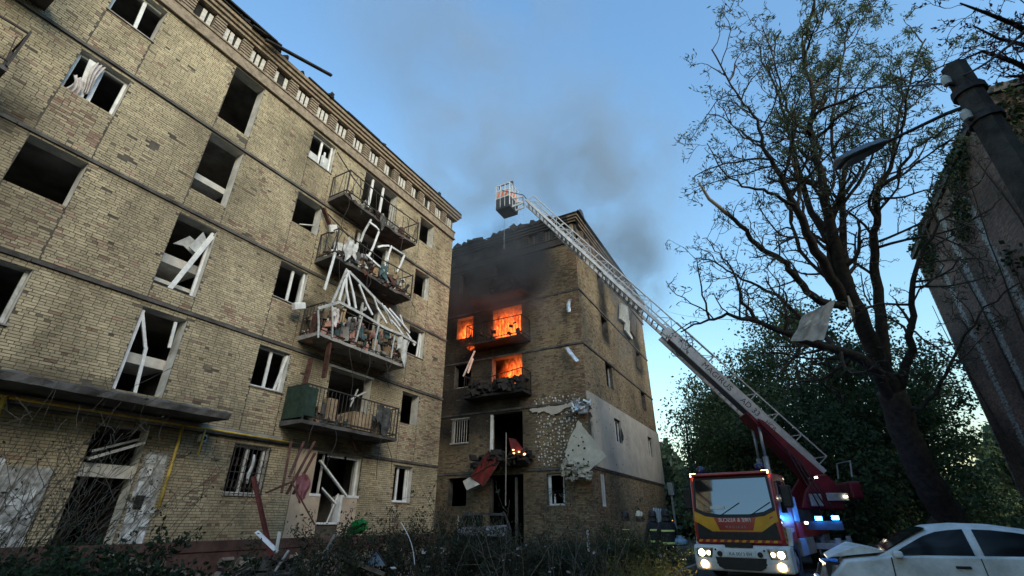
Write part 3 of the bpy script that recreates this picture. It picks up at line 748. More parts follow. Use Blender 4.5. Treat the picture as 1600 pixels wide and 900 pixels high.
for Fr, W, ops_, soot, sd, nm in ((AF, BW1, opsA, soot_a, 31, 'brick_courses'), (CF, BW2, opsC, soot_c, 32, 'long_face_brick_courses')):
    hl = [(o[0]-.004, o[1]+.004, o[2]-.004, o[3]+.004) for o in ops_] + [(0, W, z-.005, z+.10) for z in BANDS]
    if sd == 32: hl.append((.0, W, 3.62, 6.37))
    b_ = brick_list(W, .7, 14.92, hl, sd)
    r_ = np.random.RandomState(sd); u_, z_ = (b_[:,0]+b_[:,1])/2, b_[:,2]
    near = np.exp(-u_/.8) * .45 if sd == 31 else np.exp(-u_/.6)*.2
    c_ = mixc(len(b_), r_, .10 + near + .12*patch(u_, z_, .8, 6.), .10, .80) * np.array([[1.0, .93, .86]])
    c_ = c_*(.72 + .35*patch(u_, z_, .5, 5.))[:, None]
    s_ = soot(u_, z_)[:, None]
    c_ = c_*(1 - s_) + .018*s_
    tag(brick_mesh(BB, nm, Fr, b_, c_, sd), kind='stuff')
MB().box((BX+BW2-.3, BY+.4, 0), (BX+BW2, BY+BW1, 16.2)).build('rear_wall', ROOM, BB)
MB().box((BX+.4, BY+BW1-.3, 0), (BX+BW2-.31, BY+BW1, 16.2)).build('side_wall', ROOM, BB)
interior(BB, BX+.382, BX+BW2-.31, BY+.382, BY+BW1-.31, [.3, 3.56, 6.42, 9.22, 12.08, 15.0], [], fmat=CHAR)
for z in (3.56, 6.42, 9.22, 12.08):
    MB().box((BX+.4, BY+2.55, z+.221), (BX+5.4, BY+2.67, z+2.78)).build('partition', CHAR, BB)
    MB().box((BX+.4, BY+5.75, z+.221), (BX+5.4, BY+5.87, z+2.78)).build('partition', CHAR, BB)
    MB().box((BX+5.42, BY+.4, z+.221), (BX+5.54, BY+13, z+2.78)).build('partition', CHAR, BB)
for z in BANDS:
    for Fr, W in ((AF, BW1), (CF, BW2)):
        m = MB(); u = 0.
        while u < W:
            L = 2.3 + rnd.random(); fbox(m, Fr, u - (.05 if u == 0 else 0), min(u+L-.01, W), -.02, .048 + rnd.random()*.012, z, z+.09); u += L
        m.build('floor_band', CONC_D, BB)
sootc = mat('cornice_sooty', (.035,.032,.03), .95, var=.5, scale=1.2, bump=.4, bscale=40)
cornice(BB, AF, BW1, .6, seed=8, smat=sootc, slat=mat('vent_slat_sooty', (.07,.065,.06), .9, var=.5, scale=3))
cornice(BB, CF, BW2, .6, seed=9, smat=mat('cornice_brown', (.17,.125,.09), .95, var=.4, scale=1.6, bump=.4, bscale=40), slat=mat('vent_slat_brown', (.16,.14,.12), .9, var=.5, scale=3))
rm = mat('roof_sheet_dark', (.035,.035,.038), .6, metal=.3, var=.5, scale=1.5)
m = MB(); z0, z1 = 16.57, 18.2
A = [(BX-.45,BY-.45,z0),(BX+BW2+.4,BY-.45,z0),(BX+BW2-3.5,BY+4.2,z1),(BX+4.2,BY+4.2,z1)]
m.add(A, [(0,1,2,3)])
m.build('roof_slope', rm, BB)
m = MB()                                                      # buckled remains of the burnt slope, and a bent sheet standing at the corner
for i in range(9):
    y = BY - .2 + 1.45*i; h_ = .25 + .35*rnd.random()
    m.add([(BX-.38,y,16.57),(BX-.38,y+1.3,16.57),(BX+.9+rnd.random(),y+1.25,16.6+h_),(BX+.7+rnd.random(),y+.1,16.6+h_*rnd.random())], [(0,1,2,3)])
m.prism([(BX-.30,BY-.42,16.56),(BX+.55,BY-.46,16.56),(BX+.75,BY-.30,17.25),(BX+.25,BY-.34,17.1)], (0,.04,0))
m.build('buckled_roof_sheet', rm, BB)
m = MB(); rr = random.Random(3)
for i in range(150):
    u = 1.2 + 12*rr.random(); s = .06 + .2*rr.random()**2
    R_ = Matrix.Rotation(rr.random()*3, 3, 'Z') @ Matrix.Rotation(rr.random()*2, 3, 'X')
    m.obox((BX - .2 + .4*rr.random(), BY+u, 16.6 + s*.5), R_ @ Vector((s*1.6,0,0)), R_ @ Vector((0,s,0)), R_ @ Vector((0,0,s*.8)))
tag(m.build('roof_edge_rubble', CHAR, BB), kind='stuff')
bal2 = {}
for k, z in ((2, 6.95), (3, 9.72), (4, 12.32)):
    bal2[k] = balcony(BB, AF, 10.10-BY, 13.50-BY, z, 1.0, smat=CHAR, imat=CHAR, nb=20, broken=(k == 2), label={2: 'lowest railed balcony heaped with burnt debris', 3: 'blackened balcony in front of the brightest flames', 4: 'soot black top balcony with burnt lumps on it'}[k])
def lump(k, name, seed, n, mt, u0, u1, zz, s0=.1):
    rr = random.Random(seed); m = MB()
    for i in range(n):
        s = s0*(.5 + rr.random()); R_ = Matrix.Rotation(rr.random()*3, 3, 'Z') @ Matrix.Rotation(rr.random()*3, 3, 'X')
        m.obox(W3(AF, u0+(u1-u0)*rr.random(), .15+.75*rr.random(), zz + rr.random()**2*.7), R_ @ Vector((s*1.4,0,0)), R_ @ Vector((0,s*.7,0)), R_ @ Vector((0,0,s)))
    tag(m.build(name, mt, bal2[k]), kind='stuff')
lump(4, 'burnt_lumps', 5, 90, CHAR, 2.9, 4.6, 12.6, .16); lump(2, 'burnt_debris', 6, 130, CHAR, 2.9, 6.0, 7.15, .12); lump(3, 'burnt_debris', 7, 30, CHAR, 2.9, 6.0, 9.9, .07)
# windows
window(BB, AF, 13.70-BY, 14.78-BY, ZB[2], ZT[2], mull=(), right=False, top=False, sill=False, bars=((.0,.0,.02,1.),))
window(BB, AF, 13.70-BY, 14.78-BY, ZB[1], ZT[1], mull=(), mt=PVC_D, label='second storey window behind a curved white grille')
m = MB()
for i in range(7):
    u = 13.80-BY + .145*i; m.tube([W3(AF, u + .03*math.sin(3.1*j), .05, ZB[1]+.03+j*.2) for j in range(7)], .012, 4)
for z in (ZB[1]+.02, ZT[1]-.02): m.bar(W3(AF, 13.68-BY, .05, z), W3(AF, 14.80-BY, .05, z), .03)
m.build('window_grille', PVC_D, BB)
window(BB, AF, 8.62-BY, 9.45-BY, 2.1, 3.38, mull=(.88,), right=True, tilt=.0, sill=True, bars=((.1,.0,.02,.97),(.62,.0,.6,.35)), label='ground floor window with tall broken frame')
window(BB, CF, 24.05-BX, 25.1-BX, 5.12, 6.25, mull=(.5,), label='window in the pale insulated wall, hole torn beside it', inset=.05)
window(BB, CF, 30.75-BX, 31.75-BX, ZB[1]+.1, ZT[1], mull=(.45,), inset=.05)
window(BB, CF, 21.42-BX, 21.98-BX, 2.06, 3.40, mull=(.45,), inset=.02, label='narrow ground floor window')
window(BB, CF, 23.62-BX, 24.72-BX, ZB[2], ZT[2], mull=(), left=False, top=False, sill=False, mt=PVC_D)
m = MB(); fbox(m, AF, 12.30-BY, 12.42-BY, -.1, .02, ZB[1]-.7, ZT[1]); m.build('balcony_door_frame', PVC, BB)
m = MB(); fbox(m, AF, 10.95-BY, 11.05-BY, -.1, 0, .5, 3.3); fbox(m, AF, 12.3-BY, 12.42-BY, -.1, 0, .5, 3.3); m.build('ground_door_frame', CONC_D, BB)
m = MB(); m.bar(onX(742,548,19.6), onX(724,588,19.6), .10, .04); m.bar(onX(739,560,19.55), onX(731,583,19.55), .13, .03); m.build('dangling_window_strip', PVC, BB)
# pale insulation on the long face
clad = mat('insulated_render', (.45,.41,.345), .9, var=.16, scale=1.1, bump=.3, bscale=18)
wp = [(o[0]-.02, o[1]+.02, o[2]-.02, o[3]+.02) for o in opsC if 3.7 < o[2] < 6]
us = sorted({0.55, BW2, *[o[0] for o in wp], *[o[1] for o in wp]}); zs = sorted({3.63, 6.86, *[o[2] for o in wp], *[o[3] for o in wp]})
m = MB()
for i in range(len(us)-1):
    for j in range(len(zs)-1):
        uc_, zc_ = (us[i]+us[i+1])/2, (zs[j]+zs[j+1])/2
        if any(o[0] < uc_ < o[1] and o[2] < zc_ < o[3] for o in wp): continue
        m.add([W3(CF,us[i],.09,zs[j]),W3(CF,us[i+1],.09,zs[j]),W3(CF,us[i+1],.09,zs[j+1]),W3(CF,us[i],.09,zs[j+1])], [(0,1,2,3)])
for (a, c, e, g) in [(.55, BW2, 3.63, 6.86)] + wp:
    for (p0,p1,p2,p3) in ((a,e,a,g),(c,e,c,g),(a,g,c,g),(a,e,c,e)): m.add([W3(CF,p0,.09,p1),W3(CF,p2,.09,p3),W3(CF,p2,-.01,p3),W3(CF,p0,-.01,p1)], [(0,1,2,3)])
m.prism([W3(CF,.0,.0,6.86),W3(CF,.545,.0,6.86),W3(CF,.545,.0,3.9)] + [W3(CF,.05+.40*abs(math.sin(i*1.7))*(1-i/14)+.03*i,.0,6.3-i*.19) for i in range(13)][::-1], (0,-.088,0))
ins = m.build('insulation_panel', clad, BB)
m = MB(); rr = random.Random(4)
for i in range(38):
    u, z = .7 + 5.5*rr.random()**1.4, 3.8 + 2.9*rr.random(); r = .018 + .03*rr.random()
    m.add([W3(CF, u + r*math.cos(a)*rr.uniform(.7,1.3), .093, z + r*math.sin(a)*rr.uniform(.7,1.3)) for a in [j*math.pi/3.5 for j in range(7)]], [tuple(range(7))])
m.add([W3(CF, 4.85 + .22*math.cos(a)*rr.uniform(.7,1.2), .094, 5.55 + .34*math.sin(a)*rr.uniform(.7,1.2)) for a in [j*math.pi/5 for j in range(10)]], [tuple(range(10))])
tag(m.build('shrapnel_holes', CHAR, ins), kind='stuff')
# glue dabs where the insulation has come off the balcony face
m = MB(); rr = random.Random(21)
for i in range(15):
    for j in range(19):
        if rr.random() < .22: continue
        u = .35 + i*.165 + rr.gauss(0,.035); z = 3.75 + j*.165 + rr.gauss(0,.035)
        if u > 2.6 or (u < .9 and z < 4.6): continue
        r = .026 + .03*rr.random(); dd = .022
        m.add([W3(AF, u + r*math.cos(a)*rr.uniform(.7,1.2), dd+.012, z + r*1.15*math.sin(a)*rr.uniform(.7,1.2)) for a in [q*math.pi/3 for q in range(6)]] + [W3(AF, u, dd+.026, z)], [(q, (q+1) % 6, 6) for q in range(6)])
tag(m.build('glue_dabs', mat('dried_glue', (.55,.53,.48), .9, var=.15, scale=9), BB), kind='stuff')
m = MB(); pts = [onX(x, y, BX-.03) for x, y in ((828,640),(850,637),(885,632),(893,628),(905,622),(905,631),(880,640),(866,648),(852,643),(832,645))]
m.prism(ragged(pts, .022, 5, 3), (-.06,0,0)); m.build('torn_insulation_edge', clad, BB)
# the insulation sheet hanging off the corner
hang = thing('hanging_insulation_sheet', 'big torn cream insulation sheet hanging off the corner of the burning block', 'insulation sheet', tuple(onX(905, 735, 19.9)))
m = MB(); m.prism(ragged([onX(x, y, X_) for x, y, X_ in ((904,657,20.15),(924,682,19.95),(947,714,19.75),(921,736,19.7),(906,742,19.75),(893,728,19.9),(883,712,20.0),(889,690,20.1))], .018, 6, 5), (-.09,-.03,0)); m.build('cream_board', mat('cream_render_sheet', (.55,.50,.40), .9, var=.14, scale=2.5, bump=.2), hang)
m = MB(); rr = random.Random(2)
for i in range(60):
    x = 878 + 46*rr.random(); y = 716 + 34*rr.random()**.8
    if y < 712 + (x-880)*.35: continue
    p = onX(x, y, 19.62 + .2*rr.random()); s = .04 + .09*rr.random(); R_ = Matrix.Rotation(rr.random()*3, 3, 'Z') @ Matrix.Rotation(rr.random()*3, 3, 'X')
    m.obox(p, R_ @ Vector((s,0,0)), R_ @ Vector((0,s*.4,0)), R_ @ Vector((0,0,s*.9)))
tag(m.build('crumbled_edge', mat('crumbled_foam', (.36,.34,.28), .95, var=.4, scale=8), hang), kind='stuff')
m = MB()
for (x, y) in ((898,682),(901,684),(912,691),(914,701),(889,712),(905,697),(913,718),(904,724),(920,722),(910,684),(896,704)):
    p = onX(x, y, 19.0); q = onX(x, y, 19.78 if y > 700 else 19.85); r = .03 + .03*rr.random()
    c = q + Vector((-.02,-.02,0)); m.add([c + Vector((-.10, r*math.cos(a), r*math.sin(a))) for a in [j*math.pi/3 for j in range(6)]], [tuple(range(6))])
m.build('hole', CHAR, hang)
m = MB(); rr = random.Random(8)
for i in range(16):
    p = onX(892 + 28*rr.random(), 626 + 16*rr.random(), 20.0); s = .06 + .13*rr.random(); R_ = Matrix.Rotation(rr.random()*3, 3, 'Z') @ Matrix.Rotation(rr.random()*3, 3, 'X')
    m.obox(p, R_ @ Vector((s*1.2,0,0)), R_ @ Vector((0,s*.25,0)), R_ @ Vector((0,0,s)))
tag(m.build('crumpled_foil_insulation', mat('foil', (.5,.53,.56), .35, metal=.5, var=.4, scale=6), BB), kind='stuff')
def scrap(name, label, pts, r, mt):
    """dangling cylinder-like scrap with a crumpled skin"""
    m = MB(); rr = random.Random(int(r*1000)); loops = []
    for i, p in enumerate(pts):
        loops.append([p + Vector((0, math.cos(a), math.sin(a)*.6)) * r * rr.uniform(.75,1.2) + Vector((math.sin(a)*r*.8,0,0)) for a in [j*math.pi/4 for j in range(8)]])
    m.ring(loops); return tag(m.build(name, mt, None), label, 'insulation scrap')
foil = MATS['foil']
scrap('insulation_scrap', 'short silver insulation scrap dangling from the brick corner above the ladder line', [onX(890,468,20.1), onX(888,474,20.1), onX(888,480,20.05), onX(889,487,20.05)], .10, foil)
scrap('insulation_scrap', 'slanting silver insulation roll caught on the brick corner below the middle band', [onX(885,543,20.05), onX(889,549,20.0), onX(895,556,20.0), onX(901,564,20.0)], .11, foil)
m = MB(); m.prism([onY(x, y, 7.2) for x, y in ((968,474),(979,479),(981,500),(988,515),(986,531),(975,516),(976,505),(967,498))], (0,-.09,0)); m.build('peeled_cladding_sheet', mat('peeled_white_sheet', (.58,.57,.53), .9, var=.2, scale=2), BB)
m = MB(); m.prism([onY(x, y, 7.1) for x, y in ((985,490),(992,498),(990,528),(984,518))], (0,-.12,0)); m.build('charred_cladding_curl', WOODD, BB)
# collapsed balcony with red panel
red = thing('collapsed_balcony_panel', 'red sheet metal balcony panel hanging slantwise from the burning block', 'balcony panel', tuple(onX(758, 735, 19.3)))
RP = lambda x, y, X_=19.35: onX(x, y, X_)
m = MB(); m.prism([RP(735,745), RP(763,705), RP(784,716), RP(756,760)], (-.03,0,0)); m.build('sheet', mat('red_sheet', (.17,.022,.022), .6, var=.35, scale=4), red)
m = MB()
for a, b_ in (((735,745),(763,705)),((763,705),(784,716)),((784,716),(756,760)),((756,760),(735,745)),((735,745),(784,716)),((763,705),(756,760))): m.bar(RP(*a, 19.29), RP(*b_, 19.29), .04)
m.build('brace', RUST, red)
m = MB(); m.prism([RP(724,752,19.4), RP(738,744,19.4), RP(750,757,19.3), RP(730,766,19.3)], (-.05,0,0)); m.build('torn_white_lining', PLAST, red)
m = MB(); m.prism([RP(795,684,19.7), RP(806,686,19.5), RP(822,708,19.4), RP(800,706,19.5)], (-.03,0,0)); m.build('bent_flap', MATS['red_sheet'], red)
m = MB(); rr = random.Random(17)
for i in range(90):
    y = 10.1 + 3*rr.random(); s = .05 + .13*rr.random(); R_ = Matrix.Rotation(rr.random()*3, 3, 'Z') @ Matrix.Rotation(rr.random()*3, 3, 'X')
    m.obox((20.25 - .9*rr.random(), y, 3.75 + .18*(13.3-y)*.2 + .55*rr.random()**2), R_ @ Vector((s*1.6,0,0)), R_ @ Vector((0,s*.4,0)), R_ @ Vector((0,0,s)))
tag(m.build('collapsed_balcony_rubble', CHAR, BB), kind='stuff')
m = MB(); m.bar(onX(790,790,19.2), onX(791,676,19.2), .035); m.build('leaning_pole', CONC, BB)
# graffiti band on the ground storey of the long face: outlined round letters
gr = mat('graffiti_paint', (.42,.55,.62), .8, var=.15, scale=5)
m = MB()
for i in range(4):
    u0 = 12.0 - .55*i - .5
    pts = [W3(CF, u0 + .42*t if False else u0 + .21 - .21*math.cos(math.pi*t), .03, 1.2 + .95*math.sin(math.pi*t)**.45) for t in [j/12 for j in range(13)]]
    m.tube(pts, .045, 5)
m.build('graffiti', gr, BB)
m = MB(); m.box((BX+BW2+.1, BY-.55, 3.0), (BX+BW2+.5, BY-.2, 3.75)); m.box((BX+BW2+.22, BY-.42, 0), (BX+BW2+.34, BY-.30, 3.0))
tag(m.build('electrical_cabinet_post', mat('cabinet_grey', (.36,.36,.34), .6, var=.2), None, bev=.02), 'pale grey electrical box on a post at the end of the burning block', 'electrical box')

# ------------------------------------------------------------------ fire
def flame_mat():
    m = bpy.data.materials.new('flame'); m.use_nodes = True; n = m.node_tree.nodes; l = m.node_tree.links; n.clear()
    out = n.new('ShaderNodeOutputMaterial'); em = n.new('ShaderNodeEmission')
    tc = n.new('ShaderNodeTexCoord'); mp = n.new('ShaderNodeMapping'); mp.inputs['Scale'].default_value = (1.8, 1.8, .75)
    nz = n.new('ShaderNodeTexNoise'); nz.inputs['Scale'].default_value = 1.5; nz.inputs['Detail'].default_value = 5; nz.inputs['Roughness'].default_value = .55; nz.inputs['Distortion'].default_value = 2.6
    cr = n.new('ShaderNodeValToRGB'); e = cr.color_ramp.elements
    e[0].position = .42; e[0].color = (.35,.012,.003,1); e[1].position = .72; e[1].color = (1,.30,.05,1); k = e.new(.53); k.color = (.85,.075,.012,1)
    st = n.new('ShaderNodeMapRange'); st.inputs[1].default_value = .44; st.inputs[2].default_value = .66; st.inputs[3].default_value = .06; st.inputs[4].default_value = 4.2
    geo = n.new('ShaderNodeNewGeometry'); l.new(geo.outputs['Position'], mp.inputs[0]); l.new(mp.outputs[0], nz.inputs['Vector']); l.new(nz.outputs[0], cr.inputs[0]); l.new(nz.outputs[0], st.inputs[0])
    sp = n.new('ShaderNodeSeparateXYZ'); gr_ = n.new('ShaderNodeMapRange'); gr_.inputs[1].default_value = .1; gr_.inputs[2].default_value = .95; gr_.inputs[3].default_value = 1.7; gr_.inputs[4].default_value = .22
    mu = n.new('ShaderNodeMath'); mu.operation = 'MULTIPLY'; l.new(tc.outputs['Generated'], sp.inputs[0]); l.new(sp.outputs[2], gr_.inputs[0]); l.new(gr_.outputs[0], mu.inputs[0]); l.new(st.outputs[0], mu.inputs[1])
    ln = n.new('ShaderNodeVectorMath'); ln.operation = 'LENGTH'; l.new(tc.outputs['Object'], ln.inputs[0])
    fo = n.new('ShaderNodeMapRange'); fo.interpolation_type = 'SMOOTHSTEP'; fo.inputs[1].default_value = 1.0; fo.inputs[2].default_value = .45; fo.inputs[3].default_value = 0; fo.inputs[4].default_value = 1; l.new(ln.outputs['Value'], fo.inputs[0])
    m3 = n.new('ShaderNodeMath'); m3.operation = 'MULTIPLY'; l.new(mu.outputs[0], m3.inputs[0]); l.new(fo.outputs[0], m3.inputs[1])
    l.new(cr.outputs[0], em.inputs[0]); l.new(m3.outputs[0], em.inputs[1]); l.new(em.outputs[0], out.inputs['Volume'])
    return m
FLAME = flame_mat()
def fire(label, u0, u1, z0, z1, d0, d1, power):
    """glowing gas filling the room behind the opening"""
    bm = bmesh.new(); bmesh.ops.create_icosphere(bm, subdivisions=3, radius=1.0); me = bpy.data.meshes.new('fire'); bm.to_mesh(me); bm.free(); me.materials.append(FLAME)
    o = bpy.data.objects.new('fire', me); COL.objects.link(o); o.location = W3(AF, (u0+u1)/2, (d0+d1)/2, (z0+z1)/2); o.scale = ((d1-d0)/2, (u1-u0)/2, (z1-z0)/2); tag(o, label, 'fire', kind='stuff')
    ld = bpy.data.lights.new('fire_glow', 'POINT'); ld.energy = power; ld.color = (1, .20, .045); ld.shadow_soft_size = .5
    lo = bpy.data.objects.new('fire_glow', ld); lo.location = W3(AF, (u0+u1)/2, -.7 if d0 < -.3 else d1, z0 + (z1-z0)*.5); COL.objects.link(lo)
    tag(lo, label + ', its glow', 'fire glow', kind='helper')
    return o
fire('flames filling the balcony doorway on the fourth storey of the burning block', 2.5, 5.9, 9.3, 12.5, -1.3, .35, 80)
fire('flames filling the small square fourth storey window', 6.0, 7.85, 9.7, 12.1, -1.2, .2, 55)
fire('lower red flames in the third storey balcony doorway', 2.5, 5.0, 6.6, 9.5, -1.2, .25, 40)
fire('small burning patch at the edge of the fourth storey balcony slab', 5.65, 6.2, 9.5, 10.05, .55, 1.0, 5)
m = MB()
for (x, y) in ((802,703),(811,706),(819,710),(803,708),(820,709)): m.obox(onX(x, y, 19.3), (.03,0,0), (0,.03,0), (0,0,.025))
EMB = mat('ember', (.2,.05,.02), .9, var=0, emit=(1,.45,.18), estr=3.5)
tag(m.build('glowing_embers', EMB, None), 'glowing embers on the collapsed second storey balcony', 'embers', kind='stuff')

# ------------------------------------------------------------------ RIGHT BUILDING (face y = -9, x 19.2 .. 31.4)
RB = thing('brick_house', 'dark red brick building with white vertical stripes and ivy climbing over it', 'building', (25, -9, 0))
RX0, RX1, RY, RZ = 18.4, 31.4, -9.0, 15.2
GF = (Vector((RX0, RY, 0)), Vector((1, 0, 0)), Vector((0, 1, 0)))
HF = (Vector((RX0, RY, 0)), Vector((0, -1, 0)), Vector((-1, 0, 0)))
stripes = []
for (x, y) in ((1528,540),(1543,486),(1570,427),(1556,690)): p = onY(x, y, RY); stripes.append(p.x - RX0)
for Fr, W, sd in ((GF, RX1-RX0, 41), (HF, 10.0, 42)):
    wall_sheet(RB, Fr, W, 0, RZ, [], wmat=mat('pale_mortar', (.15,.14,.125), .95, var=.4, scale=2, bump=.4, bscale=40), name='wall' if sd == 41 else 'end_wall')
    b_ = brick_list(W, 0.05, RZ-.3, [], sd); r_ = np.random.RandomState(sd); u_, z_ = (b_[:,0]+b_[:,1])/2, b_[:,2]
    t = r_.rand(len(b_))[:, None]
    c_ = (np.array([.27,.16,.12])*t + np.array([.11,.078,.066])*(1-t))*(.6+.8*patch(u_, z_, 1.2, 2.))[:, None]
    if sd == 41:
        st = np.zeros(len(b_), bool)
        for s in stripes: st |= np.abs(u_ - s) < .27
        st &= r_.rand(len(b_)) > .14*patch(u_, z_, 3, 1)
        c_ = np.where(st[:, None], np.array([.46,.45,.42])*(.55+.45*t), c_)
    tag(brick_mesh(RB, 'brick_courses' if sd == 41 else 'end_brick_courses', Fr, b_, c_, sd), kind='stuff')
MB().box((RX0, RY-10, RZ-.3), (RX1, RY-.001, RZ-.02)).build('roof', CHAR, RB)
m = MB(); m.box((RX0-.15, RY-10, RZ-.28), (RX1+.1, RY+.15, RZ)); m.build('eave', CONC_D, RB)
MB().add([(RX1,RY,0),(RX1,RY-10,0),(RX1,RY-10,RZ),(RX1,RY,RZ)], [(0,1,2,3)]).build('rear_wall', MORTAR, RB)

# ------------------------------------------------------------------ ground
def ground_sheet(name, mt, x0, x1, y0, y1, n, z, amp, seed):
    xs = np.linspace(x0, x1, n); ys = np.linspace(y0, y1, n); Xg, Yg = np.meshgrid(xs, ys)
    Zg = z + amp*(patch(Xg, Yg, .8, seed) - .5) + amp*.4*(patch(Xg, Yg, 3.1, seed+2) - .5)
    V = np.stack([Xg, Yg, Zg], -1).reshape(-1, 3); i = np.arange(n*n).reshape(n, n)
    Fc = np.stack([i[:-1,:-1], i[:-1,1:], i[1:,1:], i[1:,:-1]], -1).reshape(-1, 4)
    return tag(np_mesh(name, V, Fc, mt), kind='structure')
SOIL = mat('yard_soil', (.065,.055,.04), .95, var=.5, scale=2.5, bump=.6, bscale=14)
ASPH = mat('asphalt', (.05,.05,.05), .85, var=.35, scale=3, bump=.3, bscale=60)
V = np.array([(-600,-600,-.10),(600,-600,-.10),(600,600,-.10),(-600,600,-.10)], float); tag(np_mesh('ground', V, np.array([[0,1,2,3]]), SOIL), kind='structure')
ground_sheet('yard', SOIL, -10, 40, -14, 20, 120, -.02, .10, 1.)
V = np.array([(-12,-3.6,.045),(45,-3.6,.045),(45,3.4,.045),(-12,3.4,.045)], float); tag(np_mesh('driveway', V, np.array([[0,1,2,3]]), ASPH), kind='structure')
m = MB(); x = -12
while x < 45: m.box((x,3.402,-.05), (x+.985,3.55,.17)); x += 1.0
tag(m.build('kerb', CONC, None), kind='structure')
# ================================================================== FIRE TRUCK
TL = Vector((15.9, 1.62, .045)); TA = math.radians(171)
FT = thing('fire_truck', 'red and yellow fire engine with headlights on and its turntable ladder raised', 'fire truck', tuple(TL), TA)
TM = (Matrix.Translation(TL) @ Matrix.Rotation(TA, 4, 'Z')); TI = TM.inverted()
FRED = mat('fire_red_paint', (.33,.012,.02), .35, var=.25, scale=2, coat=.4, spec=.5)
FRED_SHADE = mat('fire_red_shaded', (.10,.006,.014), .5, var=.4, scale=2.5)  # fire red darkened: shade on the boom and turret put into the colour
FYEL = mat('fire_yellow_paint', (.62,.30,.015), .45, var=.12, scale=3, spec=.4)
FWHT = mat('bumper_white_paint', (.62,.62,.60), .45, var=.15, scale=4)
FBLK = mat('black_trim', (.018,.018,.02), .5, var=.3, scale=6)
TYRE = mat('tyre_rubber', (.02,.02,.02), .9, var=.3, scale=9)
STEEL = mat('grey_steel', (.30,.31,.32), .45, metal=.5, var=.25, scale=5)
ALU = mat('ladder_alloy', (.34,.35,.36), .5, metal=.35, var=.2, scale=4)
HEADL = mat('headlight_lit', (.9,.8,.6), .3, var=0, emit=(1,.80,.48), estr=14)
FOGL = mat('fog_lamp_lit', (.9,.7,.4), .3, var=0, emit=(1,.66,.26), estr=9)
AMB = mat('amber_marker_lit', (.9,.5,.1), .3, var=0, emit=(1,.55,.14), estr=7)
BLUEL = mat('blue_strobe_lit', (.05,.2,.9), .3, var=0, emit=(.02,.22,1), estr=30)
BLUED = mat('blue_beacon_plastic', (.01,.02,.09), .25, var=0, spec=.5)
SCREEN = mat('windscreen_glass', (.012,.014,.016), .03, var=0, spec=.9); SCREEN.node_tree.nodes['Principled BSDF'].inputs['IOR'].default_value = 2.1
def tpart(name, mt, parent=FT, **kw):
    def dec(m): return m.build(name, mt, parent, local=True, **kw)
    return dec
prof = [(-.06,.86),(-.03,1.0),(-.03,1.55),(-.24,2.60),(-.36,2.70),(-1.95,2.72),(-1.95,.86)]
def fx(z):
    if z <= 1.55: return -.03
    return -.03 - .21*(z-1.55)/1.05
m = MB(); m.prism([(x, -1.17, z) for x, z in prof], (0, 2.34, 0)); cab = m.build('cab', FRED, FT, local=True, bev=.11, seg=4)
def front(name, poly, d, mt, parent=FT, th=.014):
    m = MB(); P0 = [Vector((fx(z)+d-.02, y, z)) for y, z in poly]; m.prism(P0, (th+.02, 0, .003)); return m.build(name, mt, parent, local=True)
front('windscreen_surround', [(-1.09,1.72),(-.8,1.58),(-.4,1.525),(.4,1.525),(.8,1.58),(1.09,1.72),(1.05,2.62),(-1.05,2.62)], .002, FBLK)
ws = front('windscreen', [(-1.03,1.79),(-.8,1.68),(-.4,1.62),(.4,1.62),(.8,1.68),(1.03,1.79),(.99,2.56),(-.99,2.56)], .010, SCREEN)
m = MB(); m.box((-.05,-.62,1.76),(-.035,-.22,1.84)); m.build('dashboard_card', PVC, ws, local=True)
front('yellow_band', [(-1.10,1.71),(-.8,1.575),(-.4,1.52),(.4,1.52),(.8,1.575),(1.10,1.71),(1.12,1.45),(.66,1.19),(-.66,1.19),(-1.12,1.45)], .004, FYEL)
front('red_nameplate', [(-.56,1.535),(.56,1.535),(.44,1.215),(-.44,1.215)], .010, FRED)
front('grille', [(-1.04,1.42),(-.64,1.17),(.64,1.17),(1.04,1.42),(1.08,1.0),(-1.08,1.0)], .008, FBLK)
chv = MB(); chy = MB()
for i in range(22):
    y = -1.08 + i*.098; (chv if i % 2 else chy).prism([(.005,y,.925),(.005,y+.096,.925),(.005,y+.13,.985),(.005,y+.034,.985)], (.012,0,0))
chv.build('chevron_strip', FRED, FT, local=True); chy.build('chevron_strip', FYEL, FT, local=True)
for s in (-1, 1):
    cq = MB()
    for i in range(5):
        z = .93 + i*.135; cq.prism([(-.10,s*1.178,z),(-.42,s*1.178,z-.10),(-.42,s*1.178,z-.03),(-.10,s*1.178,z+.07)], (0,s*.008,0))
    cq.build('side_chevron', FYEL, FT, local=True)
def text(body, size, mt, parent, loc, rot, mirror=False, space=1.0, name='lettering', ext=.003):
    c = bpy.data.curves.new(name, 'FONT'); c.body = body; c.size = size; c.align_x = 'CENTER'; c.align_y = 'CENTER'; c.extrude = ext; c.space_character = space
    o = bpy.data.objects.new(name, c); COL.objects.link(o); o.parent = parent; c.materials.append(mt)
    o.location = loc; o.rotation_euler = rot
    if mirror: o.scale = (-1, 1, 1)
    bpy.context.view_layer.update()
    me = bpy.data.meshes.new_from_object(o.evaluated_get(bpy.context.evaluated_depsgraph_get()))
    n_ = bpy.data.objects.new(name, me); COL.objects.link(n_); n_.parent = parent; n_.location = loc; n_.rotation_euler = rot; n_.scale = o.scale
    bpy.data.objects.remove(o)
    return n_
RF = (math.pi/2, 0, math.pi/2)
text('FIRE & RESCUE', .135, PVC, FT, (fx(1.5)+.034, 0, 1.475), RF, True)
text('MAGIRUS', .085, STEEL, FT, (fx(1.3)+.034, 0, 1.30), RF, space=1.7)
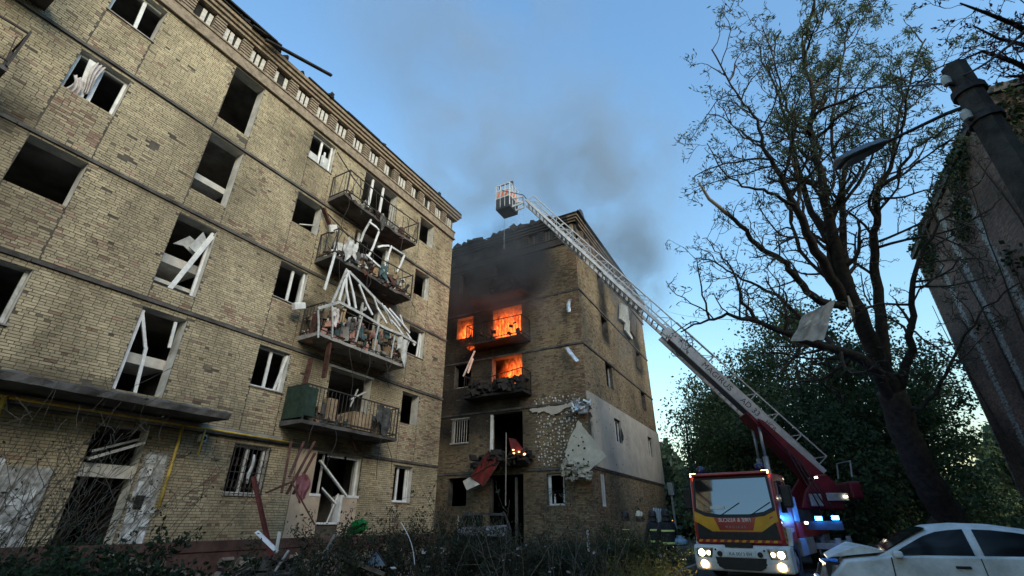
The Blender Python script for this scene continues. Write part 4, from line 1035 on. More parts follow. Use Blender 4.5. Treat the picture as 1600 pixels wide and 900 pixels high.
# bumper
m = MB(); pb = [(.06,.22),(.10,.45),(.08,.74),(.02,.86),(-.45,.86),(-.45,.22)]
m.prism([(x,-1.25,z) for x,z in pb], (0,2.5,0)); bump = m.build('bumper', FWHT, FT, local=True, bev=.06, seg=3)
m = MB(); m.box((-.2,-.36,.80),(.075,.36,.925)); m.build('step_recess', FBLK, bump, local=True)
m = MB(); m.prism([(.075,-.66,.56),(.075,.66,.56),(.075,.60,.34),(.075,.46,.27),(.075,-.46,.27),(.075,-.60,.34)], (.034,0,0)); m.build('air_intake', FBLK, bump, local=True)
m = MB(); m.box((.085,-.40,.585),(.116,.40,.705)); pl = m.build('licence_plate', PVC, bump, local=True)
text('KA 0013 EH', .115, FBLK, bump, (.119, .02, .645), RF, name='plate_lettering')
for s in (-1, 1):
    m = MB(); m.tube([(.09,s*.52,.645),(.15,s*.52,.645)], .065, 14); m.tube([(.13,s*.52,.645),(.17,s*.52,.645)], .035, 10); m.build('tow_eye', FBLK, bump, local=True)
    m = MB(); m.prism([(.05,s*.68,.79),(.05,s*1.16,.775),(.05,s*1.17,.53),(.05,s*.74,.52)], (.045,0,0)); hl = m.build('headlight', mat('lamp_housing', (.42,.40,.36), .25, metal=.7, var=.3, scale=14), FT, local=True, bev=.02)
    for (y_, r_) in ((1.02,.085),(.83,.06)):
        m = MB(); m.tube([(.085,s*y_,.655),(.102,s*y_,.655),(.112,s*y_,.655)], [r_,r_,r_*.55], 18); m.build('lamp_bulb', HEADL if r_ > .07 else mat('headlight_lit_dim', (.9,.8,.6), .3, var=0, emit=(1,.80,.50), estr=2.5), hl, local=True)
    m = MB(); m.prism([(.097,s*.72,.765),(.097,s*.76,.765),(.097,s*.80,.545),(.097,s*.77,.545)], (.012,0,0)); m.build('lamp_divider', FBLK, hl, local=True)
    m = MB(); m.tube([(.06,s*.98,.38),(.108,s*.98,.38)], .095, 16); m.build('fog_lamp', FOGL, FT, local=True)
    for (y, z) in ((.63,.74),(.62,.42)): m = MB(); m.tube([(.06,s*y,z),(.10,s*y,z)], .026, 10); m.build('bumper_bolt', FBLK, bump, local=True)
    m = MB(); m.box((-.42,s*1.22-.03*s,.80),(-.36,s*1.26,1.3)); m.prism([(-.30,s*1.16,.86),(-.55,s*1.16,1.26),(-1.0,s*1.16,1.28),(-1.0,s*1.16,1.20),(-.62,s*1.16,1.16),(-.42,s*1.16,.86)], (0,s*.12,0)); m.build('fender', FWHT, FT, local=True)
    m = MB(); m.box((-.62,s*1.24 if s>0 else -1.50,1.78),(-.42,1.50 if s>0 else -1.24,2.36)); mr = m.build('wing_mirror', FBLK, FT, local=True, bev=.04)
    m = MB(); m.tube([(-.45,s*1.15,2.45),(-.5,s*1.36,2.42),(-.5,s*1.36,2.3)], .018, 6); m.build('mirror_arm', FBLK, mr, local=True)
    m = MB(); m.prism([(-.45,s*1.172,1.66),(-.62,s*1.172,2.5),(-1.25,s*1.172,2.52),(-1.25,s*1.172,1.66)], (0,s*.008,0)); m.build('door_window', SCREEN, FT, local=True)
    m = MB(); m.box((-.16,s*1.02-.09,2.665),(-.02-.16,s*1.02+.09,2.76)); m.obox((-.22,s*1.03,2.72), (.05,0,0),(0,.065,0),(0,0,.04)); m.build('marker_light', AMB, FT, local=True, bev=.015)
    bc = MB(); bx = -.75; by = -.93 if s < 0 else .80
    bc.tube([(bx,by,2.70),(bx,by,2.80)], .15, 16); bc.build('beacon_base', FBLK, FT, local=True)
    bc = MB(); bc.tube([(bx,by,2.80),(bx,by,2.93),(bx,by,2.98),(bx,by,3.0)], [.14,.135,.10,.04], 16); bc.build('beacon', BLUED, FT, local=True, smooth=True)
m = MB(); m.box((-.42,-1.08,2.66),(-.13,1.08,2.745)); m.build('roof_visor', FRED, FT, local=True, bev=.03)
for a in (-.35, .45):
    m = MB(); m.bar((fx(1.62)+.03, a, 1.60), (fx(1.9)+.03, a+.55, 1.92), .02); m.build('wiper', FBLK, FT, local=True)
# chassis, body, wheels
m = MB(); m.box((-8.4,-.45,.55),(-.5,.45,.85)); m.build('chassis_frame', FBLK, FT, local=True)
m = MB(); m.box((-8.6,-1.2,1.0),(-2.1,1.2,1.42)); m.build('platform', FRED, FT, local=True, bev=.03)
for s in (-1, 1):
    for (x0, x1) in ((-2.95,-2.1),(-4.6,-3.05),(-8.5,-6.9)): m = MB(); m.box((x0, s*1.19 if s < 0 else .6, .52), (x1, -.6 if s < 0 else 1.19, .995)); m.build('locker', STEEL, FT, local=True, bev=.03)
m = MB(); m.box((-3.0,.55,1.425),(-2.15,1.17,2.15)); m.build('equipment_box', STEEL, FT, local=True, bev=.03)
m = MB(); m.box((-2.9,-1.17,1.425),(-2.15,-.4,1.9)); m.build('equipment_box', STEEL, FT, local=True, bev=.03)
for x in (-1.3, -5.75):
    for s in (-1, 1):
        w = MB(); R0 = .46
        w.ring([[(x + r*math.cos(a), s*(y), .46 + r*math.sin(a)) for a in [2*math.pi*j/24 for j in range(24)]] for y, r in ((.86,.38),(.86,.44),(.90,.46),(1.12,.46),(1.16,.43),(1.14,.28),(1.06,.26))])
        wh = w.build('wheel', TYRE, FT, local=True); q = MB(); q.tube([(x, s*1.05, .46), (x, s*1.10, .46)], .26, 20); q.tube([(x, s*1.10, .46), (x, s*1.15, .46)], .10, 12); q.build('rim', STEEL, wh, local=True)
for (x, s) in ((-4.85, 1), (-4.85, -1), (-8.0, 1), (-8.0, -1)):
    m = MB(); m.box((x-.10, s*.6 if s > 0 else -1.9, .62), (x+.10, 1.9 if s > 0 else -.6, .80)); m.box((x-.08, s*1.84-.08, .06), (x+.08, s*1.84+.08, .95)); m.box((x-.25, s*1.84-.25, .0), (x+.25, s*1.84+.25, .06)); m.build('stabiliser_leg', STEEL, FT, local=True, bev=.01)
def glight(px, py, X_, size, mt, name, power=0, col=(1,1,1)):
    p = TI @ onX(px, py, X_); m = MB(); m.obox(p, (.03,0,0), (0,size,0), (0,0,size*.6)); o = m.build(name, mt, FT, local=True, bev=.01)
    if power:
        ld = bpy.data.lights.new(name + '_glow', 'POINT'); ld.energy = power; ld.color = col; ld.shadow_soft_size = .1
        lo = bpy.data.objects.new(name + '_glow', ld); lo.location = p + Vector((.15,0,.0)); COL.objects.link(lo); lo.parent = o
m = MB(); a_, b_ = TI @ onX(1262,822,18.6), TI @ onX(1318,820,18.6); m.obox((a_+b_)/2, (.06,0,0), (0,(b_.y-a_.y)/2,0), (0,0,.12)); m.build('strobe_bracket', FBLK, FT, local=True)
glight(1279,810,18.5,.09,BLUEL,'blue_strobe',9,(.04,.25,1)); glight(1305,809,18.5,.09,BLUEL,'blue_strobe',9,(.04,.25,1))
WORKL = mat('work_lamp_lit', (.9,.85,.7), .3, var=0, emit=(1,.88,.62), estr=8)
for (x, y, X_) in ((1221,749,17.5),(1275,746,20.6),(1322,776,21.6),(1260,817,17.5)): glight(x, y, X_, .045, WORKL, 'work_lamp')
for s in (1, -1):
    sd = bpy.data.lights.new('headlight_beam', 'SPOT'); sd.energy = 90; sd.color = (1,.82,.5); sd.spot_size = math.radians(70); sd.spot_blend = .6; sd.shadow_soft_size = .08
    so = bpy.data.objects.new('headlight_beam', sd); so.location = (.14, s*.95, .62); so.rotation_euler = (math.radians(84), 0, math.radians(-90)); COL.objects.link(so); so.parent = FT
# ladder
LA, LT = Vector((22.3, -.95, 3.05)), at(818, 320, 25.0)
Ld = (LT - LA).normalized(); Lh = Vector((Ld.x, Ld.y, 0)).normalized(); Ls = Vector((Lh.y, -Lh.x, 0)); Ln = Ls.cross(Ld)
if Ln.z < 0: Ln = -Ln
LLEN = (LT - LA).length
def LP(s, a, n): return TI @ (LA + Ld*s + Ls*a + Ln*n)
secs = [(0, .44*LLEN, .92, .62, 0.0), (.30*LLEN, .66*LLEN, .78, .55, .07), (.52*LLEN, .86*LLEN, .64, .50, .14), (.74*LLEN, LLEN, .52, .46, .20)]
vY = TI.to_3x3()
for i, (s0, s1, w, h_, off) in enumerate(secs):
    m = MB(); sl = Ls
    for sgn in (-1, 1):
        m.bar(LP(s0, sgn*w/2, off), LP(s1, sgn*w/2, off), .07, .40 if i == 0 else .14, roll=vY @ Ln)
    o = m.build('ladder_section', ALU, FT, local=True, bev=.01, seg=1)
    m = MB()
    for sgn in (-1, 1):
        m.bar(LP(s0+.3, sgn*w/2, off+h_), LP(s1-.1, sgn*w/2, off+h_), .045, .045, roll=vY @ Ln)
        n = int((s1-s0)/(1.0 if i == 0 else .62)); st = (s1-s0-.4)/n
        for k in range(n+1):
            a = s0 + .3 + k*st
            m.bar(LP(a, sgn*w/2, off), LP(a, sgn*w/2, off+h_), .03)
            if k < n and i > 0: m.bar(LP(a, sgn*w/2, off + (0 if k % 2 else h_)), LP(a+st, sgn*w/2, off + (h_ if k % 2 else 0)), .026)
            if k < n and i == 0: m.bar(LP(a, sgn*w/2, off+h_), LP(a+.35, sgn*w/2, off+.05), .026)
    m.build('handrail', ALU, o, local=True)
    n = int((s1-s0)/.30); me = None
    for k in range(n):
        q = MB(); q.bar((0,-w/2+.03,0), (0,w/2-.03,0), .045, .045)
        if me is None: r = q.build('rung', STEEL, o, local=True); me = r.data
        else: r = bpy.data.objects.new('rung', me); COL.objects.link(r); r.parent = o
        p = LP(s0 + .15 + k*.30, 0, off); r.location = p
        ax, ay, az = vY @ Ld, vY @ Ls, vY @ Ln
        r.rotation_euler = Matrix((ax, ay, az)).transposed().to_euler()
    if i == 0:
        m = MB(); m.bar(LP(s0, 0, off-.10), LP(s1-.4, 0, off-.10), w*.55, .05, roll=vY @ Ln); m.build('underside_channel', mat('dark_blue_steel', (.03,.04,.07), .5, var=.3, scale=4), o, local=True)
# lettering on the side beam that faces the driveway
side = -1 if Ls.x > 0 else 1
nrm = vY @ (Ls*side); dirx = vY @ (-Ld); upv = nrm.cross(dirx)
Rt = Matrix((dirx, upv, nrm)).transposed().to_euler()
text('MAGIRUS', .34, FBLK, FT, LP(4.9, side*(.46+.037), .005), Rt, space=1.05, name='ladder_lettering')
text('AD 33', .32, FBLK, FT, LP(3.25, side*(.46+.037), .005), Rt, name='ladder_lettering')
text('HCB', .22, FBLK, FT, LP(2.3, side*(.46+.037), .005), Rt, name='ladder_lettering')
# red cradle under the ladder, turret, hydraulic rams, control stand
m = MB()
for sgn in (-1, 1): m.prism([LP(-.2, sgn*.56, .0), LP(2.6, sgn*.56, -.06), LP(2.8, sgn*.56, -.16), LP(2.6, sgn*.56, -.24), LP(1.0, sgn*.56, -.36), LP(-.2, sgn*.56, -.42)], (vY @ Ls)*(-sgn*.09))
m.bar(LP(.2, 0, -.35), LP(3.2, 0, -.25), .95, .14, roll=vY @ Ln)
m.build('ladder_cradle', FRED_SHADE, FT, local=True, bev=.02)
tc = TI @ Vector((22.1, .15, 1.45)); m = MB(); m.tube([tc, tc + Vector((0,0,.42))], [.95,.90], 24); m.build('turntable', FBLK, FT, local=True, bev=.02)
m = MB()
for sgn in (-1, 1):
    b0 = LA - Lh*.2 + Ls*sgn*.74; pts = [b0 + Lh*(-.1) + Vector((0,0,-1.2)), b0 + Lh*1.35 + Vector((0,0,-1.15)), b0 + Lh*1.1 + Vector((0,0,-.6)), b0 + Lh*.6 + Vector((0,0,-.02)), b0 + Lh*.2 + Vector((0,0,-.02)), b0 + Lh*(-.15) + Vector((0,0,-.5))]
    m.prism([TI @ p for p in pts], (vY @ Ls)*(-sgn*.12))
m.build('turret', FRED_SHADE, FT, local=True, bev=.05)
m = MB(); c0 = LA - Lh*.1 + Ls*side*.82 + Vector((0,0,-.78)); m.obox(TI @ c0, (vY @ Lh)*.36, (vY @ Ls)*.03, (0,0,.13)); m.obox(TI @ (c0 + Lh*.75 + Vector((0,0,-.1))), (vY @ Lh)*.2, (vY @ Ls)*.05, (0,0,.2)); m.build('turret_panel', STEEL, FT, local=True, bev=.02)
for q in range(3):
    m = MB(); m.tube([TI @ (LA + Lh*(.2+.2*q) + Ls*side*.86 + Vector((0,0,-1.1))), TI @ (LA + Lh*(.5+.15*q) + Ls*side*.95 + Vector((0,0,-.6))), TI @ (LA + Ld*(.9+.3*q) + Ls*side*.66 - Ln*.3)], .022, 6); m.build('hydraulic_hose', FBLK, FT, local=True)
m = MB()
for sgn in (-1, 1):
    p = LA + Lh*1.9 + Ls*sgn*.36 + Vector((0,0,-1.15)); q = LA + Ld*2.6 + Ls*sgn*.36 - Ln*.25; mid = p.lerp(q, .6)
    m.tube([TI @ p, TI @ mid], .10, 10); m.tube([TI @ mid, TI @ q], .055, 10)
m.build('hydraulic_ram', STEEL, FT, local=True, smooth=True)
cs = LA - Lh*.95; m = MB()
m.obox(TI @ (cs + Vector((0,0,-.55))), (vY @ Lh)*.22, (vY @ Ls)*.55, (0,0,.30)); m.build('control_stand', FRED_SHADE, FT, local=True, bev=.08)
m = MB(); P0 = cs + Vector((0,0,-.1))
m.tube([TI @ (P0 + Ls*.5), TI @ (P0 + Ls*.5 + Vector((0,0,.55)) - Lh*.1), TI @ (P0 - Ls*.5 + Vector((0,0,.55)) - Lh*.1), TI @ (P0 - Ls*.5)], .03, 8); m.build('control_stand_rail', STEEL, FT, local=True)
# rescue basket
bc = at(792, 332, 25.0); bw, bd = .42, .46
bh_, bs_ = Vector((1,0,0)), Vector((0,-1,0))
def BP(a, b2, z): return TI @ (bc + bs_*a + bh_*b2 + Vector((0,0,z)))
m = MB(); m.prism([BP(-bw,-bd,0), BP(bw,-bd,0), BP(bw,bd,0), BP(-bw,bd,0)], (0,0,.09)); bk = m.build('rescue_basket', FBLK, FT, local=True)
m = MB(); corners = [(-bw,-bd),(bw,-bd),(bw,bd),(-bw,bd)]
for j in range(4):
    a, b2 = corners[j], corners[(j+1) % 4]
    for z in (.70, 1.15, 1.55): m.bar(BP(*a, z), BP(*b2, z), .04)
    for t in (0, .33, .66): m.bar(BP(a[0]+(b2[0]-a[0])*t, a[1]+(b2[1]-a[1])*t, .09), BP(a[0]+(b2[0]-a[0])*t, a[1]+(b2[1]-a[1])*t, 1.57), .035)
m.build('basket_rail', PVC, bk, local=True)
m = MB(); cc = [-1, 1]
for sgn in (-1, 1):
    m.prism([BP(sgn*bw,-bd+.05,.74), BP(sgn*bw,bd-.05,.74), BP(sgn*bw,bd-.05,1.1), BP(sgn*bw,-bd+.05,1.1)], (vY @ bs_)*sgn*.012)
    m.prism([BP(-bw+.05,sgn*bd,.74), BP(bw-.05,sgn*bd,.74), BP(bw-.05,sgn*bd,1.1), BP(-bw+.05,sgn*bd,1.1)], (vY @ bh_)*sgn*.012)
m.build('basket_panel', PVC_D, bk, local=True)
m = MB(); ORA = mat('orange_reflective', (.72,.13,.03), .5, var=.1, scale=5)
for sgn in (-1, 1):
    for k in range(3):
        m = MB(); m.prism([BP(sgn*bw, -.40+.26*k, .75), BP(sgn*bw, -.28+.26*k, .75), BP(sgn*bw, -.14+.26*k, 1.09), BP(sgn*bw, -.26+.26*k, 1.09)], (vY @ bs_)*sgn*.02); m.build('basket_stripe', ORA, bk, local=True)
        m = MB(); m.prism([BP(-.36+.24*k, sgn*bd, .75), BP(-.25+.24*k, sgn*bd, .75), BP(-.13+.24*k, sgn*bd, 1.09), BP(-.24+.24*k, sgn*bd, 1.09)], (vY @ bh_)*sgn*.02); m.build('basket_stripe', ORA, bk, local=True)
for sgn in (-1, 1):
    m = MB(); m.prism([BP(sgn*bw,-bd,.09), BP(sgn*bw,bd,.09), BP(sgn*bw,bd,.70), BP(sgn*bw,-bd,.70)], (vY @ bs_)*sgn*.015); m.build('basket_side', FBLK, bk, local=True)
    m = MB(); m.prism([BP(-bw,sgn*bd,.09), BP(bw,sgn*bd,.09), BP(bw,sgn*bd,.70), BP(-bw,sgn*bd,.70)], (vY @ bh_)*sgn*.015); m.build('basket_side', FBLK, bk, local=True)
m = MB(); m.bar(BP(-bw,-.1,1.85), BP(bw,-.1,1.85), .07); m.bar(BP(-bw,-.1,1.5), BP(-bw,-.1,1.85), .04); m.bar(BP(bw,-.1,1.5), BP(bw,-.1,1.85), .05); m.build('basket_top_bar', FBLK, bk, local=True)
m = MB(); tip = TI @ LT
for sgn in (-1, 1): m.bar(tip + (vY @ Ls)*sgn*.2, BP(bw, sgn*.2, .10), .06, .10); m.bar(tip + (vY @ Ls)*sgn*.2 + Vector((0,0,.4)), BP(bw, sgn*.2, .62), .05, .08); m.bar(tip + (vY @ Ls)*sgn*.2, tip + (vY @ Ls)*sgn*.2 + Vector((0,0,.42)), .06)
m.build('basket_bracket', STEEL, bk, local=True)
m = MB(); m.tube([BP(.1,-bd,1.1), BP(.15,-bd-.35,.85), tip + Vector((0,0,.65)), TI @ (LT - Ld*.6 + Ln*.25)], .025, 6); m.build('water_hose', BLUED, bk, local=True)
m = MB(); m.tube([BP(-bw,bd,0), BP(-bw,bd,-1.9)], .012, 5); m.build('hanging_line', STEEL, bk, local=True)

# ================================================================== CARS
def car_body(root, mt, L=4.35, W=1.70, dent=0.0, seed=1, burnt=False, zs=1.0):
    """side outline with wheel arches lofted across the width with tumblehome; x forward"""
    lower = [(-L/2,.55),(-L/2+.02,.80),(-L/2+.10,.93),(-L/2+.75,1.0),(.55,.98),(1.0,.96),(L/2-.45,.86),(L/2-.12,.72),(L/2,.52),(L/2-.03,.28)]
    def arch(cx): return [(cx + .36*math.cos(a), .30 + .36*math.sin(a)) for a in [j*math.pi/8 for j in range(9)]]
    fxw, rxw = 1.32, -1.28
    out = lower + [(fxw+.36,.24)] + arch(fxw)[1:-1] + [(fxw-.36,.24),(rxw+.36,.24)] + arch(rxw)[1:-1] + [(rxw-.36,.24),(-L/2+.05,.28)]
    loops = []
    for y, sx, dz in ((-W/2,.985,-.02),(-W/2+.05,1.,0),(0,1.012,.03),(W/2-.05,1.,0),(W/2,.985,-.02)):
        loops.append([(x*sx, y, z + (dz if z > .6 else 0)) for x, z in out])
    m = MB(); m.ring(loops); return m, fxw, rxw
def wheel(root, x, y, r=.30, w=.19, mt=TYRE, rim=STEEL):
    s = 1 if y > 0 else -1; m = MB()
    m.ring([[(x + q*math.cos(a), y + s*d, r + q*math.sin(a)) for a in [2*math.pi*j/22 for j in range(22)]] for d, q in ((-w,r*.8),(-w,r*.97),(-.02,r),(.0,r*.93),(-.01,r*.66),(-.05,r*.62))])
    o = m.build('wheel', mt, root, local=True); m = MB(); m.tube([(x,y-s*.06,r),(x,y-s*.03,r)], r*.62, 18)
    for k in range(6): a = k*math.pi/3; m.obox((x+.5*r*.62*math.cos(a), y-s*.022, r+.5*r*.62*math.sin(a)), (math.cos(a)*r*.28,0,math.sin(a)*r*.28), (0,.008,0), (-math.sin(a)*.02,0,math.cos(a)*.02))
    m.build('rim', rim, o, local=True)
WCAR = mat('white_car_paint', (.80,.82,.83), .5, scale=2.2, bump=.25, bscale=4, col2=(.46,.47,.46), detail=9)
wc = thing('white_car', 'white sedan with smashed front end and crumpled bonnet beside the fire engine', 'car', (12.15, -2.2, .0), math.radians(93))
m, fxw, rxw = car_body(wc, WCAR)
rr = random.Random(4)
def crush(v):
    x, y, z = v
    if x > 1.45 and z > .3: return (x - .16*(x-1.45)/.7 + .05*math.sin(9*y), y*(1-.04*(x-1.45)), z - .10*(x-1.45)/.7 + .06*math.sin(7*y+x*5))
    return v
m.v = [crush(v) for v in m.v]; body = m.build('body', WCAR, wc, local=True, bev=.035, seg=3)
for md in list(body.modifiers): pass
def greenhouse(root, mt, roof_mt, glass, burnt=False):
    """arched cabin shell with tumblehome; glass set a few millimetres proud of it, pillars are the shell between the panes"""
    W0, W1, belt, top = .80, .58, .94, 1.45
    prof_ = [(-1.86,.94),(-1.62,1.08),(-1.32,1.26),(-1.0,1.37),(-.6,1.435),(-.15,1.452),(.2,1.425),(.45,1.34),(.75,1.19),(1.02,1.04),(1.2,.93)]
    def zt(x): return float(np.interp(x, [p[0] for p in prof_], [p[1] for p in prof_]))
    def yw(z): return W0 + (W1-W0)*((z-belt)/(top-belt))**1.35 if z > belt else W0
    if not burnt:
        m = MB(); loops = []
        for x, z in prof_:
            L_ = []
            for f in (-1, -.97, -.9, -.6, 0, .6, .9, .97, 1):
                if abs(f) == 1: L_.append((x, f*yw(belt)*1.0, belt-.04))
                else:
                    zz = belt + (z-belt)*(1 - max(0, abs(f)-.85)*2.2) + .02*(1-f*f)*(z > 1.2); L_.append((x, f*yw(zz)/.97 if abs(f) > .9 else f*yw(z), zz))
            loops.append(L_)
        for q, w in zip(loops, prof_): pass
        k = 9; vs = [p for l in loops for p in l]; m.add(vs, [(i*k+j, i*k+j+1, (i+1)*k+j+1, (i+1)*k+j) for i in range(len(loops)-1) for j in range(k-1)])
        m.build('roof', roof_mt, root, local=True, smooth=True)
        def curve(xs, off): return [(x, zt(x)-off) for x in xs]
        for s in (-1, 1):
            fw_ = [(.97,.985)] + curve((.80,.62,.45,.25,.05,-.14), .075) + [(-.14,.985)]
            rw_ = [(-.26,.985)] + curve((-.26,-.5,-.8,-1.05,-1.25), .075) + [(-1.42,1.08),(-1.45,1.02),(-1.40,.985)]
            for poly in (fw_, rw_):
                q = MB(); n_ = len(poly)
                for e in (.012, .002): pass
                cx_, cz_ = sum(p[0] for p in poly)/n_, sum(p[1] for p in poly)/n_
                rg = []
                for f in (1, .5): rg.append([(cx_+(x-cx_)*f, s*(yw(cz_+(z-cz_)*f)+.014), cz_+(z-cz_)*f) for x, z in poly])
                q.add(rg[0]+rg[1]+[(cx_, s*(yw(cz_)+.014), cz_)], [(i, (i+1) % n_, n_+(i+1) % n_, n_+i) for i in range(n_)] + [(n_+i, n_+(i+1) % n_, 2*n_) for i in range(n_)])
                q.build('side_window', glass, root, local=True, smooth=True)
            q = MB(); q.bar((.92, s*.79, .965), (-1.5, s*.79, .965), .03, .025); q.build('window_trim', FBLK, root, local=True)
        for xs, nm in (((.34,.5,.7,.9,1.08),'windscreen'), ((-1.74,-1.55,-1.35,-1.15),'rear_window')):
            q = MB(); g = [(x, f*yw(zt(x))*.90, zt(x) + .012 + .02*(1-f*f)) for x in xs for f in (-1,-.5,0,.5,1)]
            q.add(g, [(i*5+j, i*5+j+1, (i+1)*5+j+1, (i+1)*5+j) for i in range(len(xs)-1) for j in range(4)]); q.build(nm, glass, root, local=True, smooth=True)
    else:
        for s in (-1, 0, 1):
            if s:
                m = MB(); m.tube([(x, s*yw(z), z) for x, z in prof_], .035, 6); m.build('roof_rail', mt, root, local=True)
                m = MB(); m.tube([(-.22, s*.8, .94), (-.28, s*yw(1.4), 1.43)], .035, 6); m.build('centre_pillar', mt, root, local=True)
        m = MB(); loops = [[(x, f*yw(z), z + .02*(1-f*f) - .10*math.exp(-((x+.3)/.4)**2)*(1-f*f)) for f in (-1,-.6,-.2,.2,.6,1)] for x, z in prof_[3:8]]
        m.add([p for l in loops for p in l], [(i*6+j, i*6+j+1, (i+1)*6+j+1, (i+1)*6+j) for i in range(4) for j in range(5)]); m.build('roof', mt, root, local=True)
greenhouse(wc, WCAR, WCAR, GLASS_D)
# side of the car that faces the camera is local +y
for s in (-1, 1):
    q = MB(); q.prism([(1.02,s*.852,.94),(1.06,s*.852,.32),(1.045,s*.852,.32),(1.0,s*.852,.94)], (0,s*.005,0)); q.prism([(-.18,s*.852,.95),(-.2,s*.852,.30),(-.21,s*.852,.30),(-.195,s*.852,.95)], (0,s*.005,0)); q.prism([(-1.02,s*.852,.95),(-.98,s*.852,.62),(-.995,s*.852,.62),(-1.035,s*.852,.95)], (0,s*.005,0)); q.build('door_gap', FBLK, wc, local=True)
    for x in (.08, -.86): q = MB(); q.box((x-.1, s*.85 if s>0 else -.885, .80), (x+.1, .885 if s>0 else -.85, .84)); q.build('door_handle', FBLK, wc, local=True, bev=.012)
    q = MB(); q.obox((.92, s*.92, .99), (.07,0,0), (0,.09,0), (0,0,.055)); q.build('wing_mirror', WCAR, wc, local=True, bev=.04, seg=3)
    q = MB(); q.prism([(2.02,s*.40,.78),(1.72,s*.80,.80),(1.75,s*.82,.62),(2.10,s*.42,.60)], (.03,0,-.02)); q.build('headlight', mat('cracked_lamp', (.3,.3,.3), .15, metal=.4, var=.5, scale=9), wc, local=True, bev=.02)
    wheel(wc, fxw, s*.84); wheel(wc, rxw, s*.84)
q = MB(); q.prism([(1.0,-.70,1.02),(1.0,.70,1.0),(1.4,.68,1.09),(1.95,.58,.88),(1.9,-.55,.90),(1.45,-.66,1.11)], (0,0,.02)); q.build('crumpled_bonnet', WCAR, wc, local=True)
q = MB(); q.bar((2.12,-.75,.45), (2.02,.8,.35), .08, .2); q.build('torn_bumper', WCAR, wc, local=True, bev=.03)
q = MB(); q.box((1.2,-.6,.45), (2.0,.6,.82)); q.build('engine_bay', FBLK, wc, local=True)
# burnt out car among the rubble
BCAR = mat('burnt_car_shell', (.04,.038,.036), .8, metal=.3, var=.6, scale=3, bump=.4, bscale=9)
bcl = at(765, 832, 13.5); bcar = thing('burnt_car', 'burnt out grey car shell standing in rubble before the burning block', 'car', (bcl.x+1.2, bcl.y+.9, .30), math.radians(209))
m, f2, r2 = car_body(bcar, BCAR); rr = random.Random(6)
m.v = [(x + .05*math.sin(8*y+3*z), y + .04*math.sin(6*x), z + .05*math.sin(5*x+4*y) - (.10 if x > 1.3 and z > .7 else 0)) for x, y, z in m.v]; m.build('body', BCAR, bcar, local=True, bev=.03)
greenhouse(bcar, BCAR, BCAR, None, True)
m = MB(); m.box((-1.75,-.72,.5),(.95,.72,.99)); [m.obox((x, y, 1.12), (.09,0,.03), (0,.22,0), (-.05,0,.22)) for x in (-.1,-.95) for y in (-.36,.36)]; m.build('burnt_seats', CHAR, bcar, local=True)
for s in (-1, 1):
    wheel(bcar, f2, s*.82, .27, mt=CHAR, rim=RUST); wheel(bcar, r2, s*.82, .27, mt=CHAR, rim=RUST)
q = MB(); q.box((2.02,-.6,.45),(2.16,.6,.62)); q.prism([(2.0,.78,.82),(2.08,.42,.84),(2.12,.42,.66),(2.04,.80,.64)], (.03,0,0)); q.prism([(2.0,-.78,.82),(2.08,-.42,.84),(2.12,-.42,.66),(2.04,-.80,.64)], (.03,0,0)); q.build('front_panel', CHAR, bcar, local=True)
q = MB(); q.prism([(1.0,-.72,1.02),(1.0,.72,1.02),(1.5,.7,1.10),(2.0,.66,.80),(2.0,-.62,.86),(1.5,-.7,1.0)], (0,0,.02)); q.build('buckled_bonnet', mat('scorched_bonnet', (.16,.155,.15), .7, metal=.3, var=.7, scale=4, bump=.5, bscale=6), bcar, local=True)

# ================================================================== PEOPLE
def suit_mat(name, suit, skin=(.30,.19,.14)):
    m = bpy.data.materials.new(name); m.use_nodes = True; n = m.node_tree.nodes; l = m.node_tree.links; b = n['Principled BSDF']; b.inputs['Roughness'].default_value = .9
    tc = n.new('ShaderNodeTexCoord'); sp = n.new('ShaderNodeSeparateXYZ'); gt = n.new('ShaderNodeMath'); gt.operation = 'GREATER_THAN'; gt.inputs[1].default_value = 1.50
    nz = n.new('ShaderNodeTexNoise'); nz.inputs['Scale'].default_value = 9; nz.inputs['Detail'].default_value = 4
    cr = n.new('ShaderNodeValToRGB'); cr.color_ramp.elements[0].position = .3; cr.color_ramp.elements[1].position = .7; cr.color_ramp.elements[0].color = (*[c*.6 for c in suit], 1); cr.color_ramp.elements[1].color = (*[c*1.4 for c in suit], 1)
    mx = n.new('ShaderNodeMix'); mx.data_type = 'RGBA'
    l.new(tc.outputs['Object'], sp.inputs[0]); l.new(sp.outputs[2], gt.inputs[0]); l.new(tc.outputs['Object'], nz.inputs['Vector']); l.new(nz.outputs[0], cr.inputs[0])
    l.new(gt.outputs[0], mx.inputs['Factor']); l.new(cr.outputs[0], mx.inputs['A']); mx.inputs['B'].default_value = (*skin, 1); l.new(mx.outputs['Result'], b.inputs['Base Color'])
    return m
SUIT = suit_mat('fire_suit', (.018,.019,.024)); SUIT2 = suit_mat('fire_suit_brown', (.16,.11,.06))
REFL = mat('reflective_band', (.62,.66,.20), .5, var=.15, scale=8)
